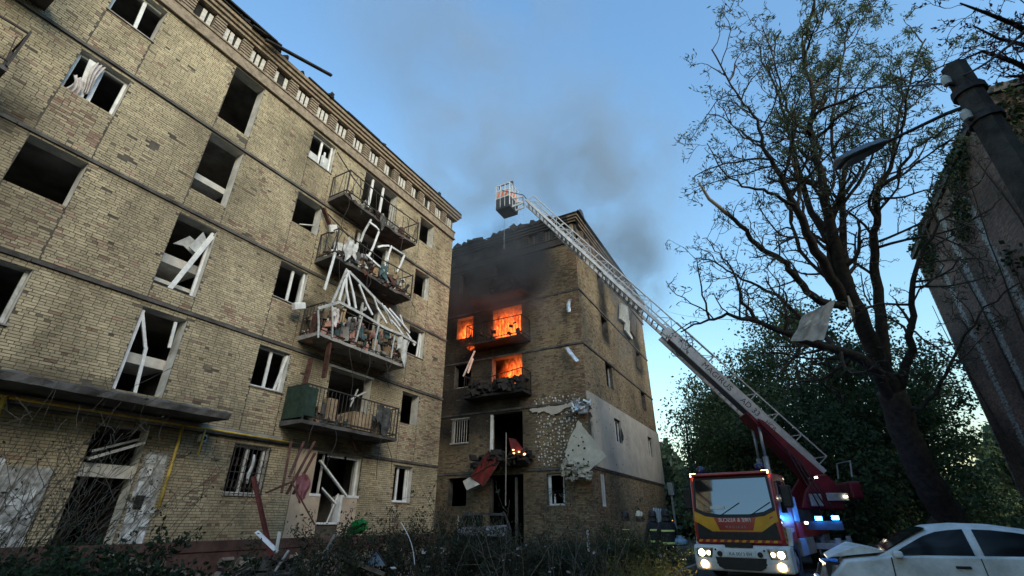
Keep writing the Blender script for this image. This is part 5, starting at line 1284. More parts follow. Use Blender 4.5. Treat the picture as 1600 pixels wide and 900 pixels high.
def person(label, loc, rz, suit, helmet_mat, arms=((.05,.30,1.14),(.16,.30,.90)), lean=0.0, stripes=True, tank=False):
    root = thing('person', label, 'person', tuple(loc), rz, 'firefighters')
    V = {}; E = []
    def add(n, p, r, par=None): V[n] = (len(V), p, r); E.append((V[par][0], V[n][0])) if par else None
    add('pel', (0,0,.95), (.155,.125)); add('spi', (.01+lean*.3,0,1.14), (.165,.125), 'pel'); add('che', (.02+lean,0,1.34), (.185,.14), 'spi'); add('nec', (.01+lean,0,1.50), (.065,.065), 'che')
    add('jaw', (.03+lean,0,1.57), (.075,.08), 'nec'); add('hed', (.02+lean,0,1.66), (.085,.10), 'jaw'); add('top', (.01+lean,0,1.74), (.06,.07), 'hed'); add('nose', (.115+lean,0,1.64), (.016,.018), 'hed')
    for s, nm in ((1,'l'),(-1,'r')):
        add('ear'+nm, (.0+lean,s*.092,1.65), (.014,.024), 'hed')
        add('sho'+nm, (.01+lean,s*.20,1.41), (.085,.085), 'che'); e, w = arms
        add('elb'+nm, (e[0]+lean,s*e[1],e[2]), (.062,.062), 'sho'+nm); add('wri'+nm, (w[0]+lean,s*w[1],w[2]), (.045,.045), 'elb'+nm)
        hx, hy, hz = w[0]+lean, s*w[1], w[2]; add('pal'+nm, (hx+.03,hy,hz-.07), (.035,.022), 'wri'+nm)
        for q in range(4): add('f%d%s' % (q,nm), (hx+.02+.022*q,hy,hz-.12), (.011,.011), 'pal'+nm); add('g%d%s' % (q,nm), (hx+.035+.022*q,hy-s*.02,hz-.155+.006*abs(q-1.5)), (.009,.009), 'f%d%s' % (q,nm))
        add('th'+nm, (hx+.075,hy-s*.03,hz-.08), (.011,.011), 'pal'+nm)
        add('hip'+nm, (0,s*.10,.88), (.11,.11), 'pel'); add('kne'+nm, (.03,s*.12,.50), (.085,.085), 'hip'+nm); add('ank'+nm, (-.01,s*.13,.10), (.065,.065), 'kne'+nm); add('toe'+nm, (.17,s*.15,.045), (.05,.04), 'ank'+nm)
    me = bpy.data.meshes.new('body'); me.from_pydata([v[1] for v in V.values()], E, []); ob = bpy.data.objects.new('body', me); COL.objects.link(ob); ob.parent = root
    md = ob.modifiers.new('skin', 'SKIN'); md.use_smooth_shade = True
    sk = me.skin_vertices[0].data if len(me.skin_vertices) else None
    if sk:
        for i, v in enumerate(V.values()): sk[i].radius = v[2]; sk[i].use_root = (i == 0)
    sb = ob.modifiers.new('sub', 'SUBSURF'); sb.levels = 2; sb.render_levels = 2
    me.materials.append(suit)
    def ringz(z, rx, ry, h_, cx, nm, mt):
        m = MB(); k = 20; m.ring([[(cx + rx*f*math.cos(a), ry*f*math.sin(a), zz) for a in [2*math.pi*j/k for j in range(k)]] for zz, f in ((z,1),(z+h_,1.0),(z+h_,.9),(z,.9),(z,1))], cap=False); m.build(nm, mt, root, local=True, smooth=True)
    # jacket skirt, belt bands
    m = MB(); k = 20; m.ring([[(lean*t + rx*math.cos(a), ry*math.sin(a), z) for a in [2*math.pi*j/k for j in range(k)]] for z, rx, ry, t in ((.78,.165,.215,0),(.95,.16,.205,.1),(1.12,.155,.20,.4),(1.30,.165,.225,.9),(1.42,.145,.215,1),(1.50,.09,.10,1))], cap=False); m.build('jacket', suit, root, local=True, smooth=True)
    if stripes:
        ringz(.86, .172, .222, .055, lean*.05, 'reflective_band', REFL); ringz(1.20, .170, .222, .05, lean*.6, 'reflective_band', REFL)
    hx = lean + .01; m = MB(); k = 20; R_ = []
    for (z, r) in ((1.655,.165),(1.66,.135),(1.70,.135),(1.76,.128),(1.81,.10),(1.84,.05)): R_.append([(hx + r*1.15*math.cos(a) + (.03*math.cos(a) if r > .15 else 0), r*math.sin(a), z) for a in [2*math.pi*j/k for j in range(k)]])
    m.ring(R_); hm = m.build('helmet', helmet_mat, root, local=True, smooth=True)
    m = MB(); m.bar((hx-.15,0,1.74), (hx+.15,0,1.80), .03, .06); m.build('helmet_crest', helmet_mat, hm, local=True)
    m = MB(); m.ring([[(hx + r*1.1*math.cos(a), r*math.sin(a), z) for a in [math.pi*.3 + math.pi*1.4*j/10 for j in range(11)]] for z, r in ((1.66,.13),(1.56,.14),(1.50,.16))], cap=False); m.build('neck_guard', FBLK, hm, local=True)
    if tank:
        m = MB(); m.tube([(-.20+lean,0,.98),(-.20+lean,0,1.02),(-.20+lean,0,1.36),(-.20+lean,0,1.42)], [.05,.08,.08,.04], 12); m.build('air_tank', YPIPE, root, local=True, smooth=True)
    return root
HWHT = mat('pale_helmet', (.62,.60,.48), .4, var=.1, scale=5); HDRK = mat('dark_helmet', (.02,.02,.024), .35, var=.2, scale=5)
def stand(px, r_): q = ray(px, 814); n = math.hypot(q[0], q[1]); return Vector((q[0]/n*r_, q[1]/n*r_, .0))
person('firefighter in dark suit with yellow belt bands seen from behind next to the fire engine', stand(1041,17.2), math.radians(35), SUIT, HDRK, tank=False)
person('firefighter in pale helmet standing behind the hedge', stand(1000,19.5), math.radians(200), SUIT2, HWHT, arms=((.10,.28,1.16),(.30,.20,1.10)), stripes=False)
person('firefighter in black helmet standing between the pale helmet and the tallest figure', stand(1022,18.6), math.radians(60), SUIT, HDRK, lean=.05)
person('bent firefighter in tan suit at the edge of the group by the brick wall', stand(981,20.2), math.radians(150), SUIT2, HDRK, lean=.10)

# ================================================================== STREET LAMP AND CABLES
pt = at(1490, 105, 6.6); pz = pt.z
lampr = thing('street_lamp', 'tall concrete lamp post with long flat lantern arm and old insulators', 'street lamp', (pt.x, pt.y, 0))
CPOST = mat('old_post_concrete', (.055,.05,.045), .95, var=.45, scale=4, bump=.5, bscale=30)
m = MB(); m.tube([(pt.x,pt.y,0),(pt.x,pt.y,2.5),(pt.x,pt.y,pz)], [.21,.19,.145], 8); m.build('post', CPOST, lampr)
for z in (pz-.55, pz-1.05): m = MB(); m.tube([(pt.x,pt.y,z),(pt.x,pt.y,z+.10)], .185, 12); m.build('post_band', IRON, lampr)
for i, z in enumerate((pz-.35, pz-1.0)):
    m = MB(); q = Vector((pt.x,pt.y,z)) - Vector(RT)*.22; m.tube([q, q + Vector((0,0,.10)), q + Vector((0,0,.16))], [.05,.055,.03], 10); m.build('insulator', PLAST, lampr); m = MB(); m.bar((pt.x,pt.y,z-.03), q, .03); m.build('insulator_bracket', IRON, lampr)
a0, a1, a2 = at(1478,178,6.55), at(1385,222,6.5), at(1308,256,6.4)
m = MB(); m.tube([Vector((pt.x,pt.y,pz-.7)), a0, a0.lerp(a1,.5), a1], [.026,.026,.022,.022], 8); m.build('arm', IRON, lampr)
d = (a2-a1); dn = d.normalized(); sd_ = dn.cross(Vector((0,0,1))).normalized(); un = sd_.cross(dn)
m = MB(); L_ = d.length
m.ring([[a1 + dn*(t*L_) + sd_*w*c + un*hh*s_ for c, s_ in ((-1,-.2),(-.8,.5),(0,.9),(.8,.5),(1,-.2),(.7,-.5),(-.7,-.5))] for t, w, hh in ((0,.05,.05),(.12,.10,.09),(.45,.15,.11),(.8,.16,.11),(.97,.14,.09),(1.0,.10,.06))]); hd = m.build('lantern', mat('lantern_grey', (.13,.14,.15), .5, metal=.3, var=.2), lampr, bev=.01)
m = MB(); m.ring([[a1 + dn*(t*L_) + sd_*w*c - un*(.06 + .035*s_) for c, s_ in ((-1,0),(-.6,.8),(.6,.8),(1,0))] for t, w in ((.5,.09),(.6,.11),(.85,.11),(.94,.08))]); m.build('lantern_glass', mat('lantern_lens', (.25,.28,.30), .2, var=.1), hd)
def cable(label, p, q, sag, r=.012):
    m = MB(); m.tube([p.lerp(q, t) + Vector((0,0,-sag*4*t*(1-t))) for t in [i/16 for i in range(17)]], r, 5); tag(m.build('overhead_cable', IRON, None), label, 'cable')
cable('black cable rising from the lamp post past the treetop', Vector((pt.x,pt.y,pz-.3)), at(1230,132,16), .15, .016)
cable('black cable from the lamp post towards the top edge of the sky', Vector((pt.x,pt.y,pz-.2)), at(1640,5,4.2), .1, .014)
cable('thin cable strung between the burning block and the big tree', onY(1040,485,7.3), at(1180,500,15), .25, .010)

# sheet metal caught in the tree
shp = [at(1236,533,13.0), at(1254,496,13.0), at(1304,466,13.2), at(1299,500,13.2), at(1288,531,13.1)]
m = MB(); n = 6
def bil(u, v): return shp[0].lerp(shp[4], u).lerp(shp[1].lerp(shp[2], u), v) + Vector((.035*math.sin(11*u+4*v), .02*math.sin(9*v+2*u), .03*math.sin(6*u*v) + .02*math.sin(17*u)))
g = [bil(i/n, j/n) for j in range(n+1) for i in range(n+1)]
m.add(g, [(j*(n+1)+i, j*(n+1)+i+1, (j+1)*(n+1)+i+1, (j+1)*(n+1)+i) for j in range(n) for i in range(n)])
sh = tag(m.build('sheet_metal', mat('crumpled_zinc', (.70,.71,.70), .5, metal=.3, var=.35, scale=2.2), None), 'crumpled pale roofing sheet caught in the fork of the big tree', 'sheet metal'); sh.modifiers.new('t', 'SOLIDIFY').thickness = .012
# ================================================================== VEGETATION
BARK = mat('bark_dark', (.035,.029,.024), .95, var=.45, scale=6, bump=.6, bscale=30)
TWIG = mat('twig_brown', (.05,.04,.032), .95, var=.4, scale=8)
TWIG_P = mat('twig_grey', (.13,.115,.09), .95, var=.4, scale=8)
def polytubes(lines, radii, k=4):
    """vectorised tubes; lines: list of (P,3) arrays grouped by P"""
    Vs, Fs, base = [], [], 0; groups = {}
    for l, r in zip(lines, radii): groups.setdefault(len(l), []).append((l, r))
    for P, it in groups.items():
        A = np.array([q[0] for q in it]); R = np.array([q[1] for q in it]); N = len(A)
        T = np.gradient(A, axis=1); T /= np.linalg.norm(T, axis=2, keepdims=True) + 1e-9
        ref = np.where(np.abs(T[:, :1, 2:3]) > .8, np.array([1.,0,0]), np.array([0,0,1.]))
        U = np.cross(T, np.broadcast_to(ref, T.shape)); U /= np.linalg.norm(U, axis=2, keepdims=True) + 1e-9
        Wv = np.cross(T, U); a = 2*np.pi*np.arange(k)/k
        V = A[:,:,None] + (U[:,:,None]*np.cos(a)[None,None,:,None] + Wv[:,:,None]*np.sin(a)[None,None,:,None])*R[:,:,None,None]
        i = np.arange(N)[:,None,None]*P*k + np.arange(P-1)[None,:,None]*k; j = np.arange(k)[None,None,:]; j2 = (j+1) % k
        f = np.stack(np.broadcast_arrays(i+j, i+j2, i+k+j2, i+k+j), -1).reshape(-1, 4) + base
        Vs.append(V.reshape(-1, 3)); Fs.append(f); base += N*P*k
    return np.concatenate(Vs), np.concatenate(Fs)
def leaves_mesh(name, pts, size, col, parent, seed, aspect=.45, droop=.3, dirs=None, var=.35):
    rs = np.random.RandomState(seed); n = len(pts); P = np.array(pts)
    d = rs.randn(n, 3) if dirs is None else np.array(dirs) + rs.randn(n, 3)*.35
    d[:, 2] -= droop; d /= np.linalg.norm(d, axis=1, keepdims=True)
    s = np.cross(d, rs.randn(n, 3)); s /= np.linalg.norm(s, axis=1, keepdims=True) + 1e-9
    L = size*(.6 + .8*rs.rand(n))[:, None]; w = L*aspect*.5
    V = np.stack([P, P + d*L*.5 + s*w, P + d*L, P + d*L*.5 - s*w], 1).reshape(-1, 3)
    c = np.array(col)[None]*(1 - var + 2*var*rs.rand(n))[:, None]*(np.array([[1,1,1]]) + .25*(rs.rand(n, 3)-.5))
    return np_mesh(name, V, np.arange(4*n).reshape(n, 4), LEAF, parent, np.repeat(c, 4, 0))
def wavy(p, d, L, n, wob, rs, up=.0):
    """gnarled path"""
    pts = [p]; d = d/np.linalg.norm(d); c = p.copy(); st = L/n
    for i in range(n):
        d = d + rs.randn(3)*wob + np.array([0,0,up]); d /= np.linalg.norm(d); c = c + d*st; pts.append(c.copy())
    return np.array(pts), d
class Tree:
    def __init__(s, seed): s.rs = np.random.RandomState(seed); s.lines = []; s.rad = []; s.tips = []; s.rmin = .005; s.nmin = 1
    def sub(s, path, r0, level, maxl, dens, lenf, wob, up, minlen=.3):
        rs = s.rs; seg = np.linalg.norm(np.diff(path, axis=0), axis=1); L = seg.sum()
        nchild = max(1 if level == 0 else s.nmin, int(L*dens)); cum = np.concatenate([[0], np.cumsum(seg)])
        for q in range(nchild):
            f = (.18 + .82*(q + rs.rand())/nchild) if level > 0 else (.25 + .75*(q + rs.rand())/nchild)
            x = min(f, .999)*L; i = min(np.searchsorted(cum, x) - 1, len(path)-2); i = max(i, 0); t = (x-cum[i])/max(seg[i], 1e-6)
            p = path[i]*(1-t) + path[i+1]*t; tg = path[i+1]-path[i]; tg = tg/(np.linalg.norm(tg)+1e-9)
            o = rs.randn(3); o -= tg*(o @ tg); o /= np.linalg.norm(o)+1e-9
            d = tg*rs.uniform(.35,.9) + o*rs.uniform(.6,1.1) + np.array([0,0,up*2.0])
            l = lenf*L**.6*rs.uniform(.5,1.15)*(1.15-.55*f)
            if l < minlen: l = minlen
            n = 7 if level < 2 else 5
            pth, de = wavy(p, d, l, n, wob, rs, up)
            r = r0*(1.05-.75*f)*rs.uniform(.32,.55) if level == 0 else r0*.5*rs.uniform(.6,1)
            r = max(r, s.rmin); s.lines.append(pth); s.rad.append(np.linspace(r, max(r*.35,s.rmin*.7), n+1))
            if level + 1 < maxl: s.sub(pth, r, level+1, maxl, dens*1.35, lenf*.74, wob*1.1, up, minlen*.75)
            else: s.tips.append((pth, de))
# ---- the big gnarled tree
bt_ = Tree(5); bt_.rmin = .0085; bt_.nmin = 2; G = []
def limb(pts, r0, r1):
    P0 = np.array([np.array(at(x, y, t)) for x, y, t in pts]); out = [P0[0]]          # smooth the guide and roughen it
    for i in range(len(P0)-1):
        p0, p1, p2, p3 = P0[max(i-1,0)], P0[i], P0[i+1], P0[min(i+2,len(P0)-1)]
        for k in range(1, 5):
            t = k/4; out.append(.5*((2*p1)+(-p0+p2)*t+(2*p0-5*p1+4*p2-p3)*t*t+(-p0+3*p1-3*p2+p3)*t**3) + bt_.rs.randn(3)*.035)
    A_ = np.array(out); R_ = r1 + (r0*.88 - r1)*(1 - np.linspace(0, 1, len(A_)))**1.5; G.append((A_, R_)); return A_
TB = at(1492, 832, 15.2); TB = Vector((TB.x, TB.y, 0))
tq = lambda x, y, t: (x, y, t)
trunk = [(1487,835,15.2),(1478,800,15.2),(1450,755,15.1),(1420,690,15),(1394,612,15)]
limb(trunk, .50, .40)
limb([(1394,612,15),(1379,571,14.9),(1339,487,14.8),(1317,424,14.8),(1296,350,14.8),(1284,275,15),(1266,210,15.2),(1268,147,15.4),(1258,80,15.6),(1262,40,15.8)], .36, .04)
limb([(1320,470,14.8),(1290,420,14.5),(1262,365,14.2),(1241,320,14),(1219,275,14),(1197,240,14),(1183,187,14),(1152,150,14),(1112,78,14)], .20, .02)
limb([(1300,380,14.8),(1268,330,15.4),(1245,250,15.8),(1228,187,16),(1201,111,16.2),(1178,60,16.4)], .15, .02)
limb([(1330,450,14.9),(1317,391,15.5),(1316,311,16),(1317,262,16.2),(1299,222,16.4),(1305,147,16.6),(1322,60,16.8),(1330,20,16.9)], .16, .02)
limb([(1382,570,15),(1374,491,15.3),(1365,415,15.4),(1368,350,15.2),(1371,302,15),(1390,262,15),(1401,200,15.2),(1420,130,15.4),(1445,60,15.6)], .22, .025)
limb([(1400,615,15),(1421,560,14.5),(1423,513,14.2),(1428,438,14),(1450,385,13.8),(1480,335,13.6),(1508,285,13.5)], .18, .02)
limb([(1392,625,15),(1357,567,14.4),(1299,544,13.9),(1237,527,13.6),(1183,504,13.5),(1139,493,13.4),(1096,504,13.4),(1062,520,13.5)], .22, .02)
limb([(1310,548,14),(1290,531,14.6),(1250,496,15.4),(1197,455,15.9),(1148,429,16),(1108,407,16),(1085,402,16)], .13, .015)
limb([(1318,480,14.8),(1281,470,14.6),(1246,438,14.4),(1219,407,14.3),(1180,380,14.2),(1161,356,14.2),(1134,333,14.2)], .15, .06)
limb([(1371,302,15),(1410,260,14.6),(1440,225,14.4),(1480,200,14.2),(1515,195,14)], .08, .015)
limb([(1190,505,13.5),(1160,470,13.6),(1150,430,13.8),(1125,395,14),(1100,370,14)], .07, .012)
limb([(1241,320,14),(1200,300,13.6),(1160,290,13.4),(1125,260,13.2),(1105,225,13.2)], .07, .012)
limb([(1266,210,15.2),(1230,170,14.6),(1215,110,14.4),(1190,40,14.4)], .07, .012)
limb([(1394,612,15),(1430,640,14.6),(1470,600,14.2),(1500,540,14),(1540,480,13.8),(1600,440,13.6)], .10, .02)
for (A_, R_) in G[1:]:
    bt_.sub(A_, R_[0]*.8, 0, 4, 2.3, .74, .22, .02)
bigT = thing('bare_tree', 'huge gnarled leaning tree with many bare twisting branches beside the white car', 'tree', tuple(TB))
m = MB()
for (A_, R_) in G[:1]: m.tube([Vector(p) for p in [np.array(TB) + np.array([.05,.0,-.2])] + list(A_[2:])], [.72, .58] + list(R_[3:]), 14)
m.build('trunk', BARK, bigT, smooth=True)
m = MB()
for (A_, R_) in G[1:]: m.tube([Vector(p) for p in A_], list(R_), 9)
m.build('limbs', BARK, bigT, smooth=True)
m = MB(); A_ = [at(1137,335,14.2), at(1122,322,14.2), at(1108,311,14.2), at(1098,295,14.2), at(1090,280,14.2)]; m.tube(A_, [.065,.055,.05,.04,.012], 8); m.build('snapped_branch', WOODP, bigT, smooth=True)
m = MB(); m.tube([at(1336,505,14.56), at(1331,485,14.5), at(1325,462,14.56)], [.02,.07,.02], 8); m.build('bark_scar', WOODP, bigT, smooth=True)
V, Fc = polytubes(bt_.lines, bt_.rad, 4); tag(np_mesh('twigs', V, Fc, TWIG, bigT), kind='stuff')
lp, ld_ = [], []
for pth, de in bt_.tips:
    x, y, dd = pixel(pth[-1])
    dens = 8 if (y < 240 and x > 1200) else (3 if y < 330 else 1)
    if y < 130 and x > 1230: dens = 14
    for q in range(dens): k = bt_.rs.randint(1, len(pth)); lp.append(pth[k] + bt_.rs.randn(3)*.06); ld_.append(de + np.array([0,0,.25]))
tag(leaves_mesh('foliage', lp, .125, (.085,.12,.06), bigT, 3, .26, .0, ld_), kind='stuff')
# ---- tree overhanging the upper right corner: trunk stands beside the lamp post, out of frame
ct = Tree(9); ct.rmin = .006; ct.nmin = 3; cb = np.array(at(1720, 300, 9.5)); cb0 = np.array([cb[0], cb[1], 0.])
G2 = [np.array([cb0, cb0+[0,.1,3], cb0+[.1,.2,5.5], cb0+[.0,.3,8.0]])]
def P2(x, y, t): return np.array(at(x, y, t))
for pts in ([(1700,120,9.4),(1640,80,9),(1590,40,8.8),(1540,20,8.6),(1500,5,8.6)], [(1700,140,9.4),(1630,120,9.2),(1580,95,9.2),(1535,80,9.2),(1500,95,9.2)], [(1700,60,9.4),(1650,10,9),(1590,-20,8.8),(1530,-30,8.8)], [(1700,130,9.4),(1640,100,9.6),(1600,70,9.8),(1560,60,9.8),(1520,40,9.8)], [(1700,150,9.2),(1640,130,8.6),(1600,118,8.4),(1570,120,8.4)]):
    G2.append(np.array([cb0+[.05,.25,6.6]] + [P2(*q) for q in pts]))
for g2 in G2[1:]: ct.sub(g2[1:], .05, 0, 3, 2.4, .6, .22, .02)
cT = thing('budding_tree', 'tree with reddish budding twigs reaching in past the lamp post top', 'tree', tuple(cb0))
m = MB(); m.tube([Vector(p) for p in G2[0]], [.28,.24,.18,.10], 10); m.build('trunk', BARK, cT, smooth=True)
m = MB()
for g2 in G2[1:]: m.tube([Vector(p) for p in g2], list(np.linspace(.09,.014,len(g2))), 7)
m.build('limbs', BARK, cT, smooth=True)
V, Fc = polytubes(ct.lines, ct.rad, 4); tag(np_mesh('twigs', V, Fc, TWIG, cT), kind='stuff')
tag(leaves_mesh('buds', [p[k] for p, d in ct.tips for k in (2,3,4)], .075, (.10,.045,.06), cT, 5, .5), kind='stuff')
# ---- leafy trees behind the fire engine
def crown_tree(name, label, base, h_, crowns, nl, size, col, seed, group=None, trunk_r=.22, bare=False):
    rs = np.random.RandomState(seed); base = np.array(base, float)
    root = thing(name, label, 'tree', tuple(base), 0, group)
    t = Tree(seed); top = base + np.array([0,0,h_*.75]); tr = np.array([base, base+[.1,.05,h_*.25], base+[-.1,.1,h_*.5], top])
    m = MB(); m.tube([Vector(p) for p in tr], list(np.linspace(trunk_r, trunk_r*.35, 4)), 8); m.build('trunk', BARK, root, smooth=True)
    pts = []
    for (dx, dy, z, r) in crowns:
        c = base + np.array([dx, dy, z]); l0 = base + np.array([0,0,min(z*.6, h_*.6)]); pth, _ = wavy(l0, c-l0, np.linalg.norm(c-l0), 7, .10, rs)
        t.lines.append(pth); t.rad.append(np.linspace(trunk_r*.35, .03, 8)); t.sub(pth, trunk_r*.3, 0, 3 if bare else 2, 1.5, .55, .2, .03)
        nc = max(5, int(14*r)); cl = c + rs.randn(nc, 3)*r*.52; per = int(nl*r*r/sum(q[3]**2 for q in crowns)/nc)
        for q in cl: s_ = r*rs.uniform(.18,.34); pts.append(q + rs.randn(per, 3)*s_*np.array([1,1,.7]))
    V, Fc = polytubes(t.lines, t.rad, 4); tag(np_mesh('branches', V, Fc, TWIG, root), kind='stuff')
    tag(leaves_mesh('crown', np.concatenate(pts), size, col, root, seed, .6), kind='stuff'); return root
GL = 'dense dark green tree standing in the row behind the fire engine'; GG = 'trees behind the fire engine'
for i, (x, y, hh) in enumerate(((33,1.2,11.5),(36,-2,14.5),(31.5,-3.4,13.2),(38,3.0,12),(44,-9,12),(40,-6.0,13.5),(28.5,-.6,8.0),(34,-6.6,11),(46,.5,12),(44,4.8,10.5),(48,-4.5,13))):
    r0 = random.Random(i); crowns = [(r0.uniform(-1.6,1.6), r0.uniform(-1.8,1.8), z, r0.uniform(1.3,2.0)) for z in np.linspace(1.2, hh-1.3, 9)]
    crown_tree('leafy_tree', GL, (x, y, 0), hh, crowns, 18000, .19, (.062,.092,.042), 100+i, GG)
# unseen trees added beside and behind the camera to shade the lower facades
protos = []
for i in range(2):
    r0 = random.Random(70+i); hh = 14.8 - i
    protos.append(crown_tree('added_shade_tree', 'tall unseen leafy tree added across the driveway to shade the yard and facades', (-9.5+7*i, -10.5, 0), hh, [(r0.uniform(-2.2,2.2), r0.uniform(-2.2,2.2), z, r0.uniform(1.7,2.5)) for z in np.linspace(2.0, hh-1.5, 12)], 15000, .34, (.04,.06,.028), 170+i, 'added shade trees', .3))
for i, (x, y) in enumerate(((3.5,-10.8),(8.5,-11.8),(-12,-6.5),(-6,-13.5),(1,-15),(7,-17),(-16,-10),(13,-16))):
    o = copy_tree(protos[i % 2]); o.location = (x, y, 0); o.rotation_euler = (0, 0, i*1.3); o.scale = (1, 1, 1 + .08*(i % 3))
crown_tree('sparse_tree', 'thin half bare tree beside the long face of the burning block', (37.5, 5.9, 0), 11, [(0,0,4,1.2),(.8,.6,6.2,1.4),(-.6,.6,7.6,1.4),(.3,-.4,9,1.3)], 900, .2, (.07,.085,.04), 130, None, .16, True)
crown_tree('pale_tree', 'pale green tree showing between the ladder and the burning block', (46, 6.2, 0), 9, [(0,0,3,2.0),(.8,.6,5,1.9),(-.6,-.6,6.6,1.5)], 5000, .26, (.10,.12,.06), 131, None, .2)
# far belt of woodland closing the view at ground level
rs = np.random.RandomState(50); n = 42000
ang = rs.uniform(math.radians(-40), math.radians(22), n); rr_ = rs.uniform(52, 64, n); hz = 9*rs.rand(n)**.8*(.7+.3*np.sin(ang*37)); fx_, fy_ = rr_*np.cos(ang), rr_*np.sin(ang)
tag(leaves_mesh('far_woodland', np.stack([fx_, fy_, hz], 1), .7, (.07,.10,.055), None, 51, .7), 'dark woodland belt far behind the yard', 'woodland', kind='stuff')
# ---- ivy on the brick building
rs = np.random.RandomState(60); n = 15000
u = rs.rand(n)*(RX1-RX0); z = RZ*(1 - rs.rand(n)**1.5*.75); dn_ = patch(u, z, 1.1, 3.)*.6 + .55*(z/RZ)
k = dn_ > .86 + .16*rs.rand(n); iv = np.stack([RX0+u[k], np.full(k.sum(), RY) + .03 + .16*rs.rand(k.sum()), z[k]], 1)
u = rs.rand(n)*9; z = RZ*(1 - rs.rand(n)**1.4*.8); dn_ = patch(u, z, 1.3, 1.)*.6 + .5*(z/RZ); k = dn_ > .60 + .25*rs.rand(n)
iv2 = np.stack([np.full(k.sum(), RX0) - .03 - .16*rs.rand(k.sum()), RY - u[k], z[k]], 1)
u = rs.rand(2500)*(RX1-RX0); top_ = np.stack([RX0+u, RY + .1*rs.randn(2500), RZ + np.abs(rs.randn(2500))*.13], 1)
ivy = thing('ivy', 'dark ivy covering the top of the striped brick building', 'ivy', (RX0, RY, 0))
tag(leaves_mesh('leaves', np.concatenate([iv, iv2, top_]), .16, (.03,.048,.018), ivy, 61, .8, .6), kind='stuff')
iv_s = []
for q in range(6):
    x = RX0 + .3 + rs.rand()*11; p, _ = wavy(np.array([x, RY+.05, .0]), np.array([rs.randn()*.1,0,1]), RZ*rs.uniform(.7,1), 12, .10, rs); p[:,1] = RY + .05; iv_s.append(p)
V, Fc = polytubes(iv_s, [np.linspace(.05,.015,13)]*len(iv_s), 5); np_mesh('stems', V, Fc, TWIG, ivy)
# ---- shrubs
def shrub(name, label, base, h_, nst, spread, nleaf, lsize, lcol, seed, group=None, lean=(0,0), r=.011, tm=None, dens=1.6, cat='shrub', maxl=2, wob=.10, lmin=0.0):
    t = Tree(seed); rs = t.rs; base = np.array(base, float); root = thing(name, label, cat, tuple(base), 0, group)
    for i in range(nst):
        p = base + np.array([rs.randn()*spread*.45, rs.randn()*spread*.45, -.05]); d = np.array([rs.randn()*.28+lean[0], rs.randn()*.28+lean[1], 1.])
        pth, de = wavy(p, d, h_*rs.uniform(.65,1.1), 8, wob, rs, .02); rr0 = r*rs.uniform(.6,1.3); t.lines.append(pth); t.rad.append(np.linspace(rr0, rr0*.3, 9)); t.tips.append((pth, de))
        if maxl: t.sub(pth, rr0*.8, 3-maxl, 3, dens, .42, .12, .04)
    V, Fc = polytubes(t.lines, t.rad, 3); tag(np_mesh('stems', V, Fc, tm or TWIG, root), kind='stuff')
    if nleaf:
        allp = np.concatenate([l[2:] for l in t.lines]); allp = allp[allp[:,2] >= lmin]; pk = allp[rs.randint(0, len(allp), nleaf)] + rs.randn(nleaf, 3)*.05
        tag(leaves_mesh('foliage', pk, lsize, lcol, root, seed, .5), kind='stuff')
    return root
HG = 'clipped dark shrub in the hedge along the driveway'
for i in range(15):
    f = i/14; bx, by = 6.6 + 8.2*f, 7.6 - 3.2*f; shrub('hedge_shrub', HG, (bx + rnd.gauss(0,.12), by + rnd.gauss(0,.15), 0), (1.52 if f < .48 else 1.14 if f < .7 else .95) + rnd.gauss(0,.07), 26, .62, 2600, .055, (.042,.052,.028), 200+i, 'hedge shrubs', dens=2.6)
tall = [('bare twiggy shrub rising out of the hedge in front of the gap between the blocks', at(690,840,9.6), 2.35, 9), ('bare forked shrub in front of the burnt car', at(800,860,9.2), 2.0, 7), ('twiggy shrub before the ground floor window of the burning block', at(870,850,10.5), 2.5, 8), ('loose shrub before the corner with the hanging sheet', at(935,850,10.5), 2.1, 12)]
for i, (lb, p, hh, ns) in enumerate(tall): shrub('bare_shrub', lb, (p.x, p.y, 0), hh, ns, .5, 260 if i < 3 else 900, .06, (.05,.06,.035), 230+i, None, dens=2.2, r=.014, tm=TWIG_P)
for i, (x, t_, hh) in enumerate(((985,13.2,1.05),(1020,13.6,.9),(955,12.6,1.25))): p = at(x, 830, t_); shrub('leafy_shrub', ('bushy green shrub in front of the firefighters', 'low green shrub beside the driveway before the firefighters', 'rounded green shrub between the hedge and the brick corner')[i], (p.x, p.y, 0), hh, 24, .7, 2600, .07, (.055,.075,.03), 240+i, None, dens=2.4)
# long bare canes in the left foreground
for i, (x, t_, hh, ns, lean_) in enumerate(((40,6.3,3.0,22,(.30,-.10)),(130,6.6,2.9,22,(.34,-.12)),(215,7.2,2.5,18,(.34,-.1)),(-20,6.0,3.2,16,(.3,-.1)),(90,7.6,2.6,20,(.3,-.05)))):
    p = at(x, 860, t_); shrub('cane_shrub', ('tall bare cane shrub arching before the entrance canopy', 'bare cane shrub before the entrance door', 'bare cane shrub beside the whitewashed jamb', 'bare cane shrub at the end of the brick block', 'inner bare cane shrub against the entrance wall')[i], (p.x-.5, p.y+.1, 0), hh*1.12, ns, .75, 160, .05, (.03,.042,.024), 260+i, None, lean=lean_, dens=1.0, r=.008, tm=mat('cane_bark', (.075,.065,.05), .95, var=.4, scale=8), wob=.045)
for i, (x, t_) in enumerate(((30,5.2),(110,5.6),(180,6.0),(70,6.4),(230,6.4))):
    p = at(x, 880, t_); shrub('evergreen_shrub', 'low dark evergreen bush under the bare canes', (p.x, p.y, 0), 1.12, 22, .6, 2200, .085, (.022,.042,.020), 280+i, 'evergreen bushes under the canes', dens=2.2)
